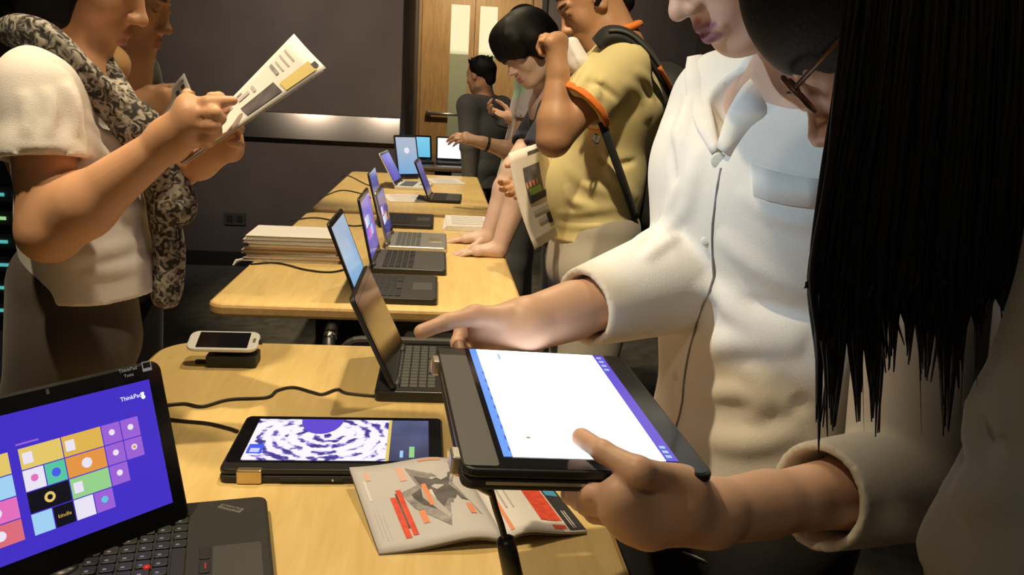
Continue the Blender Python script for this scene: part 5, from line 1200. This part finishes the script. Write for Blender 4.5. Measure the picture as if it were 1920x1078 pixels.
creases(gs, .3, .9, [(((1800+26*i, 640+30*(i % 2)), (1790+30*i, 820), (1815+26*i, 1040)), .006 if i % 2 else -.006, .011) for i in range(5)]+[(((1760, 900), (1830, 930), (1900, 920)), .006, .012), (((1760, 840), (1820, 860), (1900, 820)), -.005, .010)])
soft('shirt', gs, .006, 'shirt_grey', fw)
standard_legs(fw, (.66, .56, 0), S8, F8, .84, 'trouser_black', .014, .09, .02, .90, (.10, .075, .06), .115)
ax8 = np.stack((np.cross(hf, hu), hf, hu))
hm = [el(HL(0, -.015, .045), (.098, .114, .098), ax8, .02)]
hm += [ec(P(1760, -10, .64), P(1770, 300, .61), .055, .045, (.8, .6, 0), 1.3, .04), ec(P(1770, 300, .61), P(1770, 470, .60), .045, .02, (.8, .6, 0), 1.5, .04), ec(HL(0, -.08, 0), HL(0, -.12, -.16), .08, .05, S8, 1.2, .04)]
hm += [el(HL(0, .10, -.05), (.05, .05, .07), ax8, .01, 's')]
soft('hair', hm, .006, 'hair_black', fw)
lock = MB(); r8 = random.Random(8)
def strand(x0, x1, x2, y2, Y0, r, y0=-60):
    j = lambda a: a+r8.uniform(-7, 7); n5 = (520+y2)/2
    pts = [P(j(x0), y0, Y0+.015), P(j(x0*.66+x1*.34), 170, Y0+.005), P(j(x0*.3+x1*.7), 350, Y0), P(j(x1), 520, Y0), P(j((x1+x2)/2), n5, Y0+r8.uniform(-.006, .006)), P(x2, y2, Y0+r8.uniform(-.008, .008))]
    c = spline(pts, 5); n = len(c); lock.tube([q-np.array(fw.location) for q in c], [r*(1-.94*(i/n)**2.) for i in range(n)], 6, flat=.6)
ends = ((1510, 560), (1535, 870), (1560, 820), (1610, 800), (1640, 820), (1668, 700), (1700, 690), (1735, 720), (1772, 830), (1800, 740), (1840, 640), (1890, 600), (1930, 560))
for i in range(300):                                        # straight curtain whose ends gather into uneven points
    t = (i+.5)/300; x0 = 1598+340*t+r8.uniform(-6, 6); x1 = 1520+395*t+r8.uniform(-6, 6)
    e_ = min(ends, key=lambda q: abs(q[0]-x1+r8.uniform(-22, 22))); y2 = e_[1]-abs(r8.gauss(0, 120))
    strand(x0, x1, x1*.2+e_[0]*.8+r8.uniform(-4, 4), max(y2, 540), .545+.035*r8.random(), .0052)
for i in range(12):                                         # thin loose ones
    t = r8.random(); x0 = 1598+340*t; x1 = 1515+395*t; strand(x0, x1, x1+r8.uniform(-16, 12), 620+r8.uniform(0, 200), .54, .0012)
lock.build('hair_strands', 'hair_black', fw, True)
# glasses
off = np.array(fw.location); s8 = ax8[0]
for q in (-1, 1):
    c8 = HL(q*.032, .098, .004)
    MB().tube([c8+(s8*math.cos(t)*.021+hu*math.sin(t)*.018)-off for t in np.linspace(0, 2*math.pi, 28)], .0022, 6).build('glasses_rim', 'tortoise', fw, True)
    MB().tube([HL(q*.053, .096, .008)-off, HL(q*.078, .05, .01)-off, HL(q*.08, -.01, .005)-off], .0022, 6).build('glasses_arm', 'tortoise', fw, True)
MB().tube([HL(-.011, .099, .008)-off, HL(0, .104, .012)-off, HL(.011, .099, .008)-off], .002, 6).build('glasses_bridge', 'tortoise', fw, True)
